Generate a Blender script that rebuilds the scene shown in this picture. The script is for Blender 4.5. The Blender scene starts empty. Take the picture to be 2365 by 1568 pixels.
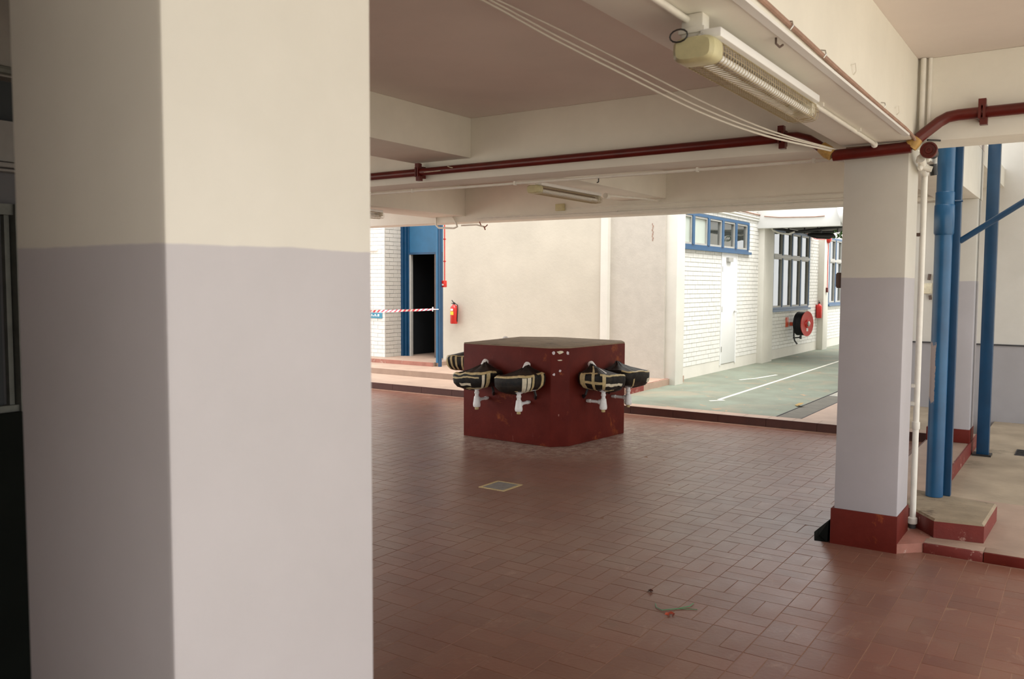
import bpy, bmesh, math, random
import numpy as np
from mathutils import Vector, Matrix, noise

random.seed(7)
sc = bpy.context.scene
COL = sc.collection
PI = math.pi

# ---------------------------------------------------------------- camera
F_PX, CX, CY, CAMH = 1976.75, 1182.5, 784.0, 1.7
yaw, pitch, roll = math.radians(34.1066), math.radians(-3.6958), math.radians(.26189)
fwd = Vector((-math.sin(yaw) * math.cos(pitch), math.cos(yaw) * math.cos(pitch), math.sin(pitch)))
rt = Vector((math.cos(yaw), math.sin(yaw), 0))
upv = rt.cross(fwd)
r2 = rt * math.cos(roll) + upv * math.sin(roll)
u2 = -rt * math.sin(roll) + upv * math.cos(roll)
cam_d = bpy.data.cameras.new('camera')
cam = bpy.data.objects.new('camera', cam_d)
COL.objects.link(cam)
mw = Matrix((r2, u2, -fwd)).transposed().to_4x4()
mw.translation = (0, 0, CAMH)
cam.matrix_world = mw
cam_d.sensor_width = 36
cam_d.lens = F_PX / 2365 * 36
cam_d.clip_start = .05
cam_d.clip_end = 200
cam_d.dof.use_dof = True
cam_d.dof.focus_distance = 9.0
cam_d.dof.aperture_fstop = 6.3
sc.camera = cam

# ---------------------------------------------------------------- world, exposure
w = bpy.data.worlds.new('overcast_sky')
sc.world = w
w.use_nodes = True
nt = w.node_tree
nt.nodes.clear()
bg = nt.nodes.new('ShaderNodeBackground')
wo = nt.nodes.new('ShaderNodeOutputWorld')
tc = nt.nodes.new('ShaderNodeTexCoord')
sp = nt.nodes.new('ShaderNodeSeparateXYZ')
cr = nt.nodes.new('ShaderNodeValToRGB')
nt.links.new(tc.outputs['Generated'], sp.inputs[0])
nt.links.new(sp.outputs['Z'], cr.inputs[0])
cr.color_ramp.elements[0].position = 0.0
cr.color_ramp.elements[0].color = (.86, .87, .86, 1)
cr.color_ramp.elements[1].position = .9
cr.color_ramp.elements[1].color = (1.0, 1.0, 1.0, 1)
nt.links.new(cr.outputs[0], bg.inputs[0])
bg.inputs[1].default_value = 1.45
nt.links.new(bg.outputs[0], wo.inputs[0])

sun_d = bpy.data.lights.new('soft_sun', 'SUN')
sun_d.energy = 3.2
sun_d.angle = math.radians(50)
sun_d.color = (1, .97, .92)
sun = bpy.data.objects.new('soft_sun', sun_d)
COL.objects.link(sun)
sun.rotation_euler = Vector((-.36, .02, -.93)).to_track_quat('-Z', 'Y').to_euler()

sc.view_settings.view_transform = 'Standard'
sc.view_settings.look = 'None'
sc.view_settings.gamma = 1
sc.view_settings.use_curve_mapping = False
sc.view_settings.exposure = 0.82
sc.cycles.max_bounces = 14
sc.cycles.diffuse_bounces = 8
sc.cycles.sample_clamp_indirect = 8


def px(p):
    d = Vector(p) - Vector((0, 0, CAMH))
    z = d.dot(fwd)
    if z < .05:
        return None
    return (CX + F_PX * d.dot(r2) / z, CY - F_PX * d.dot(u2) / z, z)


# ---------------------------------------------------------------- materials
def new_mat(name):
    m = bpy.data.materials.new(name)
    m.use_nodes = True
    n = m.node_tree
    n.nodes.clear()
    out = n.nodes.new('ShaderNodeOutputMaterial')
    b = n.nodes.new('ShaderNodeBsdfPrincipled')
    n.links.new(b.outputs[0], out.inputs[0])
    return m, n, b


def mixc(n, fac, a, b, mode='MIX'):
    x = n.nodes.new('ShaderNodeMix')
    x.data_type = 'RGBA'
    x.blend_type = mode
    for sock, v in ((x.inputs[0], fac), (x.inputs[6], a), (x.inputs[7], b)):
        if hasattr(v, 'links') or hasattr(v, 'is_linked'):
            n.links.new(v, sock)
        elif isinstance(v, (int, float)):
            sock.default_value = v
        else:
            sock.default_value = (*v, 1)
    return x.outputs[2]


def ramp(n, src, p0, p1, c0=(0, 0, 0), c1=(1, 1, 1)):
    r = n.nodes.new('ShaderNodeValToRGB')
    r.color_ramp.elements[0].position = p0
    r.color_ramp.elements[1].position = p1
    r.color_ramp.elements[0].color = (*c0, 1)
    r.color_ramp.elements[1].color = (*c1, 1)
    n.links.new(src, r.inputs[0])
    return r.outputs[0]


def nz(n, scale, detail=4, rough=.6, coord='pos', stretch=None, dist=0.):
    t = n.nodes.new('ShaderNodeTexNoise')
    t.inputs['Scale'].default_value = scale
    t.inputs['Detail'].default_value = detail
    t.inputs['Roughness'].default_value = rough
    t.inputs['Distortion'].default_value = dist
    if coord == 'pos':
        g = n.nodes.new('ShaderNodeNewGeometry').outputs['Position']
    else:
        g = n.nodes.new('ShaderNodeTexCoord').outputs['Object']
    if stretch:
        mp = n.nodes.new('ShaderNodeMapping')
        mp.inputs['Scale'].default_value = stretch
        n.links.new(g, mp.inputs[0])
        g = mp.outputs[0]
    n.links.new(g, t.inputs['Vector'])
    return t.outputs['Fac']


def mathn(n, op, a, b=0.):
    x = n.nodes.new('ShaderNodeMath')
    x.operation = op
    for s, v in ((x.inputs[0], a), (x.inputs[1], b)):
        if isinstance(v, (int, float)):
            s.default_value = v
        else:
            n.links.new(v, s)
    return x.outputs[0]


def bump(n, b, h, strength=.2, dist=.01):
    x = n.nodes.new('ShaderNodeBump')
    x.inputs['Strength'].default_value = strength
    x.inputs['Distance'].default_value = dist
    n.links.new(h, x.inputs['Height'])
    n.links.new(x.outputs[0], b.inputs['Normal'])


def dark(c, k):
    return tuple(min(1, v * k) for v in c)


def plain(name, c, rough=.6, var=.12, scale=6, bs=.15, bd=.004, bscale=60, metal=0., spec=.5, dirt=None, coord='pos', stretch=None):
    m, n, b = new_mat(name)
    f = nz(n, scale, 5, coord=coord, stretch=stretch)
    col = mixc(n, ramp(n, f, .3, .7), dark(c, 1 - var), dark(c, 1 + var * .5))
    if dirt:
        f2 = nz(n, dirt[1], 6, .7, coord=coord)
        col = mixc(n, ramp(n, f2, dirt[2], dirt[2] + .12), col, dirt[0])
    n.links.new(col, b.inputs['Base Color'])
    b.inputs['Roughness'].default_value = rough
    b.inputs['Metallic'].default_value = metal
    b.inputs['Specular IOR Level'].default_value = spec
    if bs:
        bump(n, b, nz(n, bscale, 3, coord=coord), bs, bd)
    return m


CREAM = (.635, .61, .555)
LAV = (.46, .44, .465)


def banded(name, up, lo, zb, rough=.55, scale=2.5):
    """wall paint in two coats, the lower dado coat ends at height zb"""
    m, n, b = new_mat(name)
    g = n.nodes.new('ShaderNodeNewGeometry')
    s = n.nodes.new('ShaderNodeSeparateXYZ')
    n.links.new(g.outputs['Position'], s.inputs[0])
    wob = mathn(n, 'MULTIPLY', mathn(n, 'SUBTRACT', nz(n, 5, 4), .5), .012)
    h = mathn(n, 'GREATER_THAN', mathn(n, 'ADD', s.outputs['Z'], wob), zb)
    col = mixc(n, h, lo, up)
    f = nz(n, scale, 5)
    col = mixc(n, ramp(n, f, .3, .75), mixc(n, 1.0, col, (.90, .90, .89), 'MULTIPLY'), col)
    sm = nz(n, 14, 6, .75, stretch=(1, 1, .35))
    col = mixc(n, mathn(n, 'MULTIPLY', ramp(n, sm, .66, .74), .12), col, (.35, .33, .30))
    n.links.new(col, b.inputs['Base Color'])
    b.inputs['Roughness'].default_value = rough
    hh = mathn(n, 'ADD', mathn(n, 'MULTIPLY', nz(n, 9, 3), .6), mathn(n, 'MULTIPLY', nz(n, 90, 2), .12))
    bump(n, b, hh, .35, .006)
    return m


M = {}
M['paint_col'] = banded('column_paint', CREAM, LAV, 1.752)
M['paint_white'] = plain('white_wall_paint', (.69, .665, .60), .6, .07, 2.2, .25, .004, 25)
M['cream_render'] = plain('cream_render_paint', (.56, .515, .43), .65, .10, 1.3, .4, .005, 18)
M['mortar_light'] = plain('pale_painted_mortar', (.55, .53, .49), .8, .08, 7, .2, .004, 40)
M['paint_beam'] = plain('beam_paint', (.79, .77, .70), .65, .07, 2, .25, .004, 22)
M['paint_ceiling'] = plain('ceiling_paint', (.74, .67, .625), .7, .06, 1.5, .2, .004, 30)
M['brick_white'] = plain('white_painted_brick', (.74, .73, .69), .5, .06, 7, .4, .004, 40, dirt=((.62, .58, .50), 9, .66))
M['mortar'] = plain('painted_mortar', (.50, .485, .44), .8, .12, 7, .2, .004, 40)
M['brick_grey'] = plain('greyish_painted_brick', (.52, .48, .42), .6, .08, 7, .4, .004, 40)
M['white_pipe'] = plain('white_painted_pipe', (.78, .76, .70), .4, .08, 12, .1, .002, 40)
M['ivory'] = plain('ivory_enamel', (.74, .72, .62), .35, .06, 9, .05, .001, 40, coord='obj')
M['yellowed'] = plain('yellowed_plastic', (.58, .54, .32), .45, .15, 18, .1, .002, 40, coord='obj')
M['cage'] = plain('yellowed_wire', (.42, .34, .20), .4, .1, 20, 0, coord='obj')
M['tube_glass'] = plain('unlit_fluorescent_tube', (.85, .86, .84), .2, .02, 5, 0, coord='obj')
M['red_pipe'] = plain('red_oxide_pipe', (.115, .011, .0075), .32, .25, 6, .1, .002, 30)
M['red_gloss'] = plain('red_gloss', (.56, .025, .018), .3, .08, 10, 0, coord='obj')
M['orange_red'] = plain('orange_red_paint', (.62, .085, .03), .4, .1, 10, 0, coord='obj')
M['ptfe'] = plain('yellow_joint_tape', (.50, .30, .085), .6, .3, 40, .5, .003, 60)
M['black_rubber'] = plain('black_rubber', (.012, .012, .013), .45, .2, 10, .1, .002, 50, coord='obj')
M['black_metal'] = plain('black_metal', (.02, .02, .02), .4, .1, 10, 0, coord='obj')
M['chrome'] = plain('dull_chrome', (.55, .55, .53), .25, .1, 15, 0, metal=1., coord='obj')
M['steel'] = plain('galvanised_steel', (.30, .30, .29), .5, .2, 20, .1, .002, 60, metal=.6)
M['blue'] = plain('blue_gloss_paint', (.006, .050, .120), .33, .18, 5, .15, .003, 20)
M['blue_light'] = plain('blue_door_paint', (.015, .105, .215), .45, .12, 5, .1, .003, 20)
M['blue_win'] = plain('blue_window_paint', (.02, .085, .19), .45, .15, 7, .1, .002, 30)
M['grey_frame'] = plain('grey_window_frame', (.40, .39, .36), .5, .12, 9, .1, .002, 30)
M['door_white'] = plain('white_door_paint', (.80, .80, .79), .4, .02, 3, .05, .002, 20)
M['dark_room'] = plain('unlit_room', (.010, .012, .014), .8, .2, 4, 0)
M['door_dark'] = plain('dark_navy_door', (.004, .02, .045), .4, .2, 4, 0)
M['slab'] = plain('pale_concrete', (.52, .47, .37), .85, .22, 3.0, .5, .01, 25, dirt=((.22, .19, .14), 2.3, .60))
M['yard'] = plain('worn_yard_concrete', (.35, .28, .20), .85, .25, 2.2, .5, .01, 20, dirt=((.17, .14, .095), 1.3, .58))
M['pink_floor'] = plain('faded_pink_floor_paint', (.345, .24, .18), .6, .16, 3.5, .2, .004, 40, dirt=((.25, .16, .12), 2.0, .62))
M['tape_tan'] = plain('tan_packing_tape', (.60, .475, .24), .42, .28, 30, .5, .003, 60, coord='obj')
M['tape_pale'] = plain('pale_packing_tape', (.80, .73, .55), .45, .2, 30, .4, .003, 60, coord='obj')
M['pvc_white'] = plain('white_plastic_fitting', (.90, .89, .87), .35, .08, 25, .05, .001, 60, coord='obj')
M['drain_lid'] = plain('weathered_drain_lid', (.115, .105, .085), .8, .2, 8, .3, .004, 40)
M['gap_shade'] = plain('tube_gap_shade', (.14, .085, .06), .6, .1, 10, 0)
M['paper'] = plain('torn_paper', (.78, .70, .72), .8, .2, 60, .3, .002, 90)
M['yellow_label'] = plain('yellow_label', (.80, .62, .05), .5, .05, 20, 0)
M['white_label'] = plain('white_label', (.82, .80, .78), .5, .05, 20, 0)
M['sign_blue'] = plain('blue_sign', (.05, .24, .36), .5, .1, 20, 0)
M['tape_white'] = plain('white_barrier_tape', (.85, .80, .78), .4, .05, 20, 0)
M['tape_red'] = plain('red_barrier_tape', (.66, .05, .08), .4, .05, 20, 0)
M['leaf_brown'] = plain('dry_leaf', (.34, .22, .07), .7, .2, 40, .2, .002, 60)
M['leaf_green'] = plain('green_leaf', (.07, .20, .03), .5, .2, 20, 0)
M['green_wire'] = plain('green_plastic', (.03, .20, .06), .5, .1, 20, 0)
M['red_scrap'] = plain('red_scrap', (.36, .05, .02), .6, .2, 40, 0)
M['dull_brown'] = plain('dull_brown_line', (.36, .225, .17), .8, .25, 12, .1, .002, 50)
M['box_brown'] = plain('brown_box', (.10, .06, .045), .5, .15, 20, 0)
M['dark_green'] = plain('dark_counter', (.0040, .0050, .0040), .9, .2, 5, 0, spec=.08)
M['shaded_frame'] = plain('shade_darkened_frame', (.075, .077, .066), .7, .35, 12, .2, .003, 30)  # dark colour carries the shade on the left wall's frame and conduit
M['dark_grey'] = plain('dark_grey_paint_and_shade', (.055, .052, .055), .8, .15, 6, .1, .002, 30)
M['mid_grey'] = plain('grey_paint_and_shade', (.14, .13, .12), .8, .15, 6, .1, .002, 30)

# far right wall with its grey dado
M['paint_far'] = banded('far_wall_paint', (.64, .615, .57), (.36, .345, .36), .955)


def glass(name, c, rough=.03):
    m, n, b = new_mat(name)
    f = nz(n, .8, 3)
    n.links.new(mixc(n, f, dark(c, .6), dark(c, 1.3)), b.inputs['Base Color'])
    b.inputs['Roughness'].default_value = rough
    b.inputs['IOR'].default_value = 2.5
    bump(n, b, nz(n, 1.6, 2), .12, .03)
    return m


M['glass_dark'] = glass('dark_window_glass', (.05, .055, .05))
M['glass_frost'] = glass('frosted_window_glass', (.46, .52, .46), .45)


def red_block_mat():
    m, n, b = new_mat('red_oxide_floor_paint')
    f = nz(n, 5, 6)
    col = mixc(n, ramp(n, f, .3, .7), (.098, .0095, .0055), (.140, .017, .010))
    f2 = nz(n, 3.2, 6, .7, dist=.6)
    col = mixc(n, mathn(n, 'MULTIPLY', ramp(n, f2, .60, .68), .6), col, (.36, .09, .02))
    f3 = nz(n, 30, 5, .8, stretch=(1, 1, .15))
    col = mixc(n, mathn(n, 'MULTIPLY', ramp(n, f3, .66, .72), .35), col, (.42, .20, .16))
    n.links.new(col, b.inputs['Base Color'])
    b.inputs['Roughness'].default_value = .6
    b.inputs['Specular IOR Level'].default_value = .2
    bump(n, b, nz(n, 30, 4), .35, .004)
    return m


M['red_paint'] = red_block_mat()
M['red_chipped'] = plain('chipped_red_paint', (.17, .020, .014), .55, .2, 6, .4, .005, 30, dirt=((.62, .42, .34), 11, .60))
M['pale_red'] = plain('sunbleached_red_paint', (.36, .15, .11), .6, .2, 9, .3, .004, 30, dirt=((.60, .50, .42), 8, .60))
M['kerb_dark'] = plain('dark_terracotta_kerb', (.085, .026, .017), .5, .2, 9, .2, .003, 40)
M['block_top'] = plain('dusty_concrete_top', (.29, .225, .15), .85, .25, 7, .4, .005, 40, dirt=((.12, .085, .055), 5, .55))


def tile_mat():
    m, n, b = new_mat('terracotta_quarry_tile')
    oi = n.nodes.new('ShaderNodeObjectInfo')
    g = n.nodes.new('ShaderNodeNewGeometry')
    r = mathn(n, 'FRACT', mathn(n, 'ADD', oi.outputs['Random'], g.outputs['Random Per Island']))
    base = mixc(n, r, (.132, .037, .019), (.168, .052, .028))
    f = nz(n, 1.1, 6, .65)
    base = mixc(n, mathn(n, 'MULTIPLY', ramp(n, f, .45, .75), .45), base, (.215, .125, .080))
    f2 = nz(n, 6, 6, .75, dist=.5, stretch=(1, .5, 1))
    base = mixc(n, mathn(n, 'MULTIPLY', ramp(n, f2, .58, .74), .35), base, (.40, .25, .18))
    f3 = nz(n, 2.7, 5, .7)
    base = mixc(n, mathn(n, 'MULTIPLY', ramp(n, f3, .58, .72), .3), base, (.095, .045, .028))
    # dusty ring of pale dirt around the block
    s = n.nodes.new('ShaderNodeVectorMath')
    s.operation = 'DISTANCE'
    n.links.new(g.outputs['Position'], s.inputs[0])
    s.inputs[1].default_value = (-4.95, 8.15, 0)
    d = mathn(n, 'ADD', s.outputs['Value'], mathn(n, 'MULTIPLY', nz(n, 3.5, 5), .55))
    ring = ramp(n, d, 1.0, 1.0, (0, 0, 0), (0, 0, 0))
    rr = n.nodes.new('ShaderNodeMapRange')
    rr.inputs[1].default_value = 1.75
    rr.inputs[2].default_value = 1.15
    n.links.new(d, rr.inputs[0])
    sc2 = ramp(n, nz(n, 11, 6, .8, stretch=(1, 1, 1), dist=1.), .42, .62)
    base = mixc(n, mathn(n, 'MULTIPLY', mathn(n, 'MULTIPLY', rr.outputs[0], sc2), .75), base, (.50, .40, .33))
    n.links.new(base, b.inputs['Base Color'])
    rg = mathn(n, 'ADD', mathn(n, 'MULTIPLY', nz(n, 4, 5), .22), .22)
    n.links.new(rg, b.inputs['Roughness'])
    b.inputs['Specular IOR Level'].default_value = .36
    b.inputs['Sheen Weight'].default_value = .10
    b.inputs['Sheen Roughness'].default_value = .45
    b.inputs['Sheen Tint'].default_value = (.95, .82, .68, 1)
    bump(n, b, nz(n, 45, 4), .22, .003)
    return m


M['tile'] = tile_mat()
M['grout'] = plain('sandy_grout', (.25, .135, .088), .9, .2, 9, .3, .003, 60)


def green_mat():
    m, n, b = new_mat('worn_green_court_paint')
    f = nz(n, 1.6, 6, .65)
    col = mixc(n, ramp(n, f, .35, .65), (.125, .135, .10), (.165, .19, .145))
    f2 = nz(n, 1.1, 6, .7, dist=.8)
    col = mixc(n, mathn(n, 'MULTIPLY', ramp(n, f2, .52, .66), .75), col, (.22, .185, .13))
    f3 = nz(n, 2.2, 5, .7, dist=1.6)
    col = mixc(n, mathn(n, 'MULTIPLY', ramp(n, f3, .62, .67), .8), col, (.38, .21, .11))
    f4 = nz(n, 14, 4)
    col = mixc(n, mathn(n, 'MULTIPLY', ramp(n, f4, .62, .70), .4), col, (.17, .17, .12))
    n.links.new(col, b.inputs['Base Color'])
    b.inputs['Roughness'].default_value = .7
    bump(n, b, nz(n, 30, 4), .3, .005)
    return m


M['green'] = green_mat()
M['line_white'] = plain('white_court_line', (.66, .64, .56), .7, .25, 5, 0, dirt=((.36, .36, .28), 6, .60))


def pipe_blue_mat():
    m, n, b = new_mat('blue_downpipe_paint')
    g = n.nodes.new('ShaderNodeNewGeometry')
    s = n.nodes.new('ShaderNodeSeparateXYZ')
    n.links.new(g.outputs['Position'], s.inputs[0])
    f = nz(n, 12, 6, .8, stretch=(1, 1, .4))
    col = mixc(n, ramp(n, nz(n, 3, 4), .3, .7), (.008, .062, .15), (.014, .100, .225))
    zz = mathn(n, 'ABSOLUTE', mathn(n, 'SUBTRACT', s.outputs['Z'], 1.07))
    near = mathn(n, 'LESS_THAN', mathn(n, 'ADD', zz, mathn(n, 'MULTIPLY', f, .35)), .38)
    left = mathn(n, 'LESS_THAN', mathn(n, 'ADD', s.outputs['X'], mathn(n, 'MULTIPLY', f, .05)), -.883)
    col = mixc(n, mathn(n, 'MULTIPLY', near, left), col, (.34, .27, .25))
    n.links.new(col, b.inputs['Base Color'])
    b.inputs['Roughness'].default_value = .33
    bump(n, b, f, .15, .003)
    return m


M['pipe_blue'] = pipe_blue_mat()


def black_wrap_mat():
    m, n, b = new_mat('black_bin_liner')
    f = nz(n, 9, 6, .7, coord='obj', dist=.6)
    col = mixc(n, ramp(n, f, .4, .75), (.008, .009, .010), (.040, .030, .020))
    n.links.new(col, b.inputs['Base Color'])
    b.inputs['Roughness'].default_value = .45
    b.inputs['Specular IOR Level'].default_value = .22
    bump(n, b, nz(n, 22, 5, .7, coord='obj', dist=1.2), .5, .008)
    return m


M['black_wrap'] = black_wrap_mat()


# ---------------------------------------------------------------- mesh building
class MB:
    def __init__(self):
        self.v, self.f, self.mi, self.mats, self.smooth = [], [], [], [], []

    def m(self, mat):
        if mat not in self.mats:
            self.mats.append(mat)
        return self.mats.index(mat)

    def add(self, vs, fs, mat=None, smooth=False):
        o = len(self.v)
        self.v += [tuple(p) for p in vs]
        k = self.m(mat) if mat else 0
        for q in fs:
            self.f.append([i + o for i in q])
            self.mi.append(k)
            self.smooth.append(smooth)
        return self

    def box(self, a, b, mat=None, bev=0.):
        x0, x1 = sorted((a[0], b[0])); y0, y1 = sorted((a[1], b[1])); z0, z1 = sorted((a[2], b[2]))
        if bev <= 0:
            vs = [(x, y, z) for z in (z0, z1) for y in (y0, y1) for x in (x0, x1)]
            fs = [(0, 2, 3, 1), (4, 5, 7, 6), (0, 1, 5, 4), (2, 6, 7, 3), (0, 4, 6, 2), (1, 3, 7, 5)]
            return self.add(vs, fs, mat)
        bm = bmesh.new()
        bmesh.ops.create_cube(bm, size=1)
        for v in bm.verts:
            v.co = ((v.co.x + .5) * (x1 - x0) + x0, (v.co.y + .5) * (y1 - y0) + y0, (v.co.z + .5) * (z1 - z0) + z0)
        bmesh.ops.bevel(bm, geom=bm.edges[:], offset=bev, segments=2, affect='EDGES', profile=.5)
        bm.verts.index_update()
        self.add([v.co.copy() for v in bm.verts], [[v.index for v in f.verts] for f in bm.faces], mat, True)
        bm.free()
        return self

    def obox(self, c, ax, ay, az, h, mat=None):
        """oriented box: centre, three unit axes, half sizes"""
        c = Vector(c); ax, ay, az = Vector(ax), Vector(ay), Vector(az)
        vs = [c + ax * (h[0] * i) + ay * (h[1] * j) + az * (h[2] * k) for k in (-1, 1) for j in (-1, 1) for i in (-1, 1)]
        fs = [(0, 2, 3, 1), (4, 5, 7, 6), (0, 1, 5, 4), (2, 6, 7, 3), (0, 4, 6, 2), (1, 3, 7, 5)]
        return self.add(vs, fs, mat)

    def prism(self, pts, z0, z1, mat=None, pts_top=None):
        n = len(pts)
        pt = pts_top or pts
        vs = [(p[0], p[1], z0) for p in pts] + [(p[0], p[1], z1) for p in pt]
        fs = [list(range(n))[::-1], list(range(n, 2 * n))] + [(i, (i + 1) % n, n + (i + 1) % n, n + i) for i in range(n)]
        return self.add(vs, fs, mat)

    def tube(self, pts, r, mat=None, seg=10, cap=True, closed=False):
        pts = [Vector(p) for p in pts]
        n = len(pts)
        rs = r if isinstance(r, (list, tuple)) else [r] * n
        t0 = (pts[1] - pts[0]).normalized()
        ref = Vector((0, 0, 1)) if abs(t0.z) < .9 else Vector((1, 0, 0))
        nrm = t0.cross(ref).normalized()
        vs = []
        for i, p in enumerate(pts):
            if closed:
                t = (pts[(i + 1) % n] - pts[i - 1]).normalized()
            elif i == 0:
                t = t0
            elif i == n - 1:
                t = (pts[i] - pts[i - 1]).normalized()
            else:
                t = ((pts[i] - pts[i - 1]).normalized() + (pts[i + 1] - pts[i]).normalized()).normalized()
            nrm = (nrm - t * nrm.dot(t)).normalized()
            bn = t.cross(nrm)
            for k in range(seg):
                a = 2 * PI * k / seg
                vs.append(p + (nrm * math.cos(a) + bn * math.sin(a)) * rs[i])
        fs = []
        for i in range(n if closed else n - 1):
            for k in range(seg):
                j = (i + 1) % n
                fs.append((i * seg + k, i * seg + (k + 1) % seg, j * seg + (k + 1) % seg, j * seg + k))
        if cap and not closed:
            fs += [tuple(range(seg))[::-1], tuple((n - 1) * seg + k for k in range(seg))]
        return self.add(vs, fs, mat, True)

    def lathe(self, prof, c=(0, 0, 0), axis=(0, 0, 1), seg=20, mat=None):
        """profile of (radius, height) along an axis"""
        ax = Vector(axis).normalized()
        ref = Vector((0, 0, 1)) if abs(ax.z) < .9 else Vector((1, 0, 0))
        u = ax.cross(ref).normalized()
        v = ax.cross(u)
        c = Vector(c)
        vs, fs = [], []
        for r, h in prof:
            for k in range(seg):
                a = 2 * PI * k / seg
                vs.append(c + ax * h + (u * math.cos(a) + v * math.sin(a)) * max(r, 1e-4))
        for i in range(len(prof) - 1):
            for k in range(seg):
                fs.append((i * seg + k, i * seg + (k + 1) % seg, (i + 1) * seg + (k + 1) % seg, (i + 1) * seg + k))
        fs += [tuple(range(seg))[::-1], tuple((len(prof) - 1) * seg + k for k in range(seg))]
        return self.add(vs, fs, mat, True)

    def data(self, name, mat=None):
        me = bpy.data.meshes.new(name)
        me.from_pydata(self.v, [], self.f)
        if not self.mats:
            me.materials.append(mat)
        for x in self.mats:
            me.materials.append(x)
        me.polygons.foreach_set('material_index', self.mi)
        me.polygons.foreach_set('use_smooth', self.smooth)
        me.update()
        bm = bmesh.new()
        bm.from_mesh(me)
        bmesh.ops.recalc_face_normals(bm, faces=bm.faces[:])
        bm.to_mesh(me)
        bm.free()
        if any(self.smooth):
            me.set_sharp_from_angle(angle=math.radians(38))
        return me


def obj(name, mb, mat=None, parent=None, label=None, cat=None, group=None, kind=None):
    me = mb.data(name, mat) if isinstance(mb, MB) else mb
    o = bpy.data.objects.new(name, me)
    COL.objects.link(o)
    if parent:
        o.parent = parent
        if parent.type == 'EMPTY':
            o.matrix_parent_inverse = parent.matrix_basis.inverted()
    if label: o['label'] = label
    if cat: o['category'] = cat
    if group: o['group'] = group
    if kind: o['kind'] = kind
    return o


def thing(name, label=None, cat=None, loc=(0, 0, 0), group=None, kind=None):
    o = bpy.data.objects.new(name, None)
    o.empty_display_size = .1
    COL.objects.link(o)
    o.location = loc
    if label: o['label'] = label
    if cat: o['category'] = cat
    if group: o['group'] = group
    if kind: o['kind'] = kind
    return o


def B(a, b, bev=0.):
    return MB().box(a, b, None, bev)


def sub(name, mb, mat, parent, label=None):
    """child of a mesh or an Empty whose geometry is given in world space"""
    o = obj(name, mb, mat, None, label)
    o.parent = parent
    o.matrix_parent_inverse = parent.matrix_basis.inverted()
    return o


# ================================================================= STRUCTURE
# ---- tiled floor: basket weave of pairs of 117 x 234 mm tiles
MOD = .2335
X0, Y0 = -.81, 3.575
floor = obj('floor', MB().box((-14, -3.5, -.20), (-1.0, 10.2, -.0009)).box((-1.0, -3.5, -.20), (1.25, 7.42, -.0009)), M['grout'], kind='structure')
floor['label'] = 'terracotta quarry tile floor'


def tile_mesh(lx, ly):
    g, bv = .0016, .0009
    hx, hy = lx / 2 - g, ly / 2 - g
    vs = [(-hx, -hy, -.006), (hx, -hy, -.006), (hx, hy, -.006), (-hx, hy, -.006),
          (-hx, -hy, -.0015), (hx, -hy, -.0015), (hx, hy, -.0015), (-hx, hy, -.0015),
          (-hx + bv, -hy + bv, 0), (hx - bv, -hy + bv, 0), (hx - bv, hy - bv, 0), (-hx + bv, hy - bv, 0)]
    fs = [(8, 9, 10, 11)]
    for a in (0, 4):
        for i in range(4):
            fs.append((a + i, a + (i + 1) % 4, a + 4 + (i + 1) % 4, a + 4 + i))
    return vs, fs


TA, TB = tile_mesh(MOD / 2, MOD), tile_mesh(MOD, MOD / 2)
meA = MB().add(*TA).data('tile', M['tile'])
meB = MB().add(*TB).data('tile', M['tile'])
tiles = []
hole = lambda x, y: (-4.30 < x < -3.85 and 5.60 < y < 6.08)
for i in range(-62, 12):
    for j in range(-30, 29):
        xa, ya = X0 + i * MOD, Y0 + j * MOD
        if xa > .98 or xa < -13.9 or ya < -3.4 or ya + MOD > 10.2:
            continue
        if xa > -.87 and ya + MOD > 5.93:
            continue
        if xa > -1.42 and ya + MOD > 6.0 and xa + MOD > -1.37 and ya > 5.75:
            continue
        if (i + j) % 2 == 0:      # split along the y direction
            cs = [(xa + MOD * .25, ya + MOD / 2, 0), (xa + MOD * .75, ya + MOD / 2, 0)]
        else:
            cs = [(xa + MOD / 2, ya + MOD * .25, 1), (xa + MOD / 2, ya + MOD * .75, 1)]
        tiles += cs
rnd = random.Random(3)
scored = []
for (x, y, k) in tiles:
    p = px((x, y, 0))
    vis = p and 875 < p[0] < 2365 and p[1] < 1568
    scored.append((p[2] if vis else 99, x, y, k))
scored.sort()
rest = MB()
for n_, (s, x, y, k) in enumerate(scored):
    dz = rnd.uniform(-.0006, .0004)
    tx, ty = rnd.uniform(-.003, .003), rnd.uniform(-.003, .003)
    if n_ < 300:
        o = bpy.data.objects.new('tile', meB if k else meA)
        COL.objects.link(o)
        o.parent = floor
        o.location = (x, y, dz)
        o.rotation_euler = (tx, ty, 0)
    else:
        vs, fs = TB if k else TA
        rest.add([(x + a, y + b, c + dz + ty * a - tx * b) for a, b, c in vs], fs)
rr = obj('tile_field', rest, M['tile'], floor, kind='stuff')

# ---- raised strips, kerbs and outdoor floors
kerb = obj('trim_1', B((-14, 10.2, -.2), (-1.40, 10.50, .088)), M['pink_floor'], kind='structure')
kerb['label'] = 'dark terracotta kerb along the far edge of the tiled floor'
x = -14.0
while x < -1.45:
    x2 = min(x + .60, -1.40)
    obj('kerb_block', B((x + .002, 10.188, -.004), (x2 - .002, 10.205, .098)), M['kerb_dark'], kerb)
    x = x2
x = -14.0
while x < -1.45:
    x2 = min(x + .30, -1.40)
    obj('kerb_tile', B((x + .002, 10.205, .086), (x2 - .002, 10.44, .096)), M['pink_floor'], kerb)
    x = x2

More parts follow.
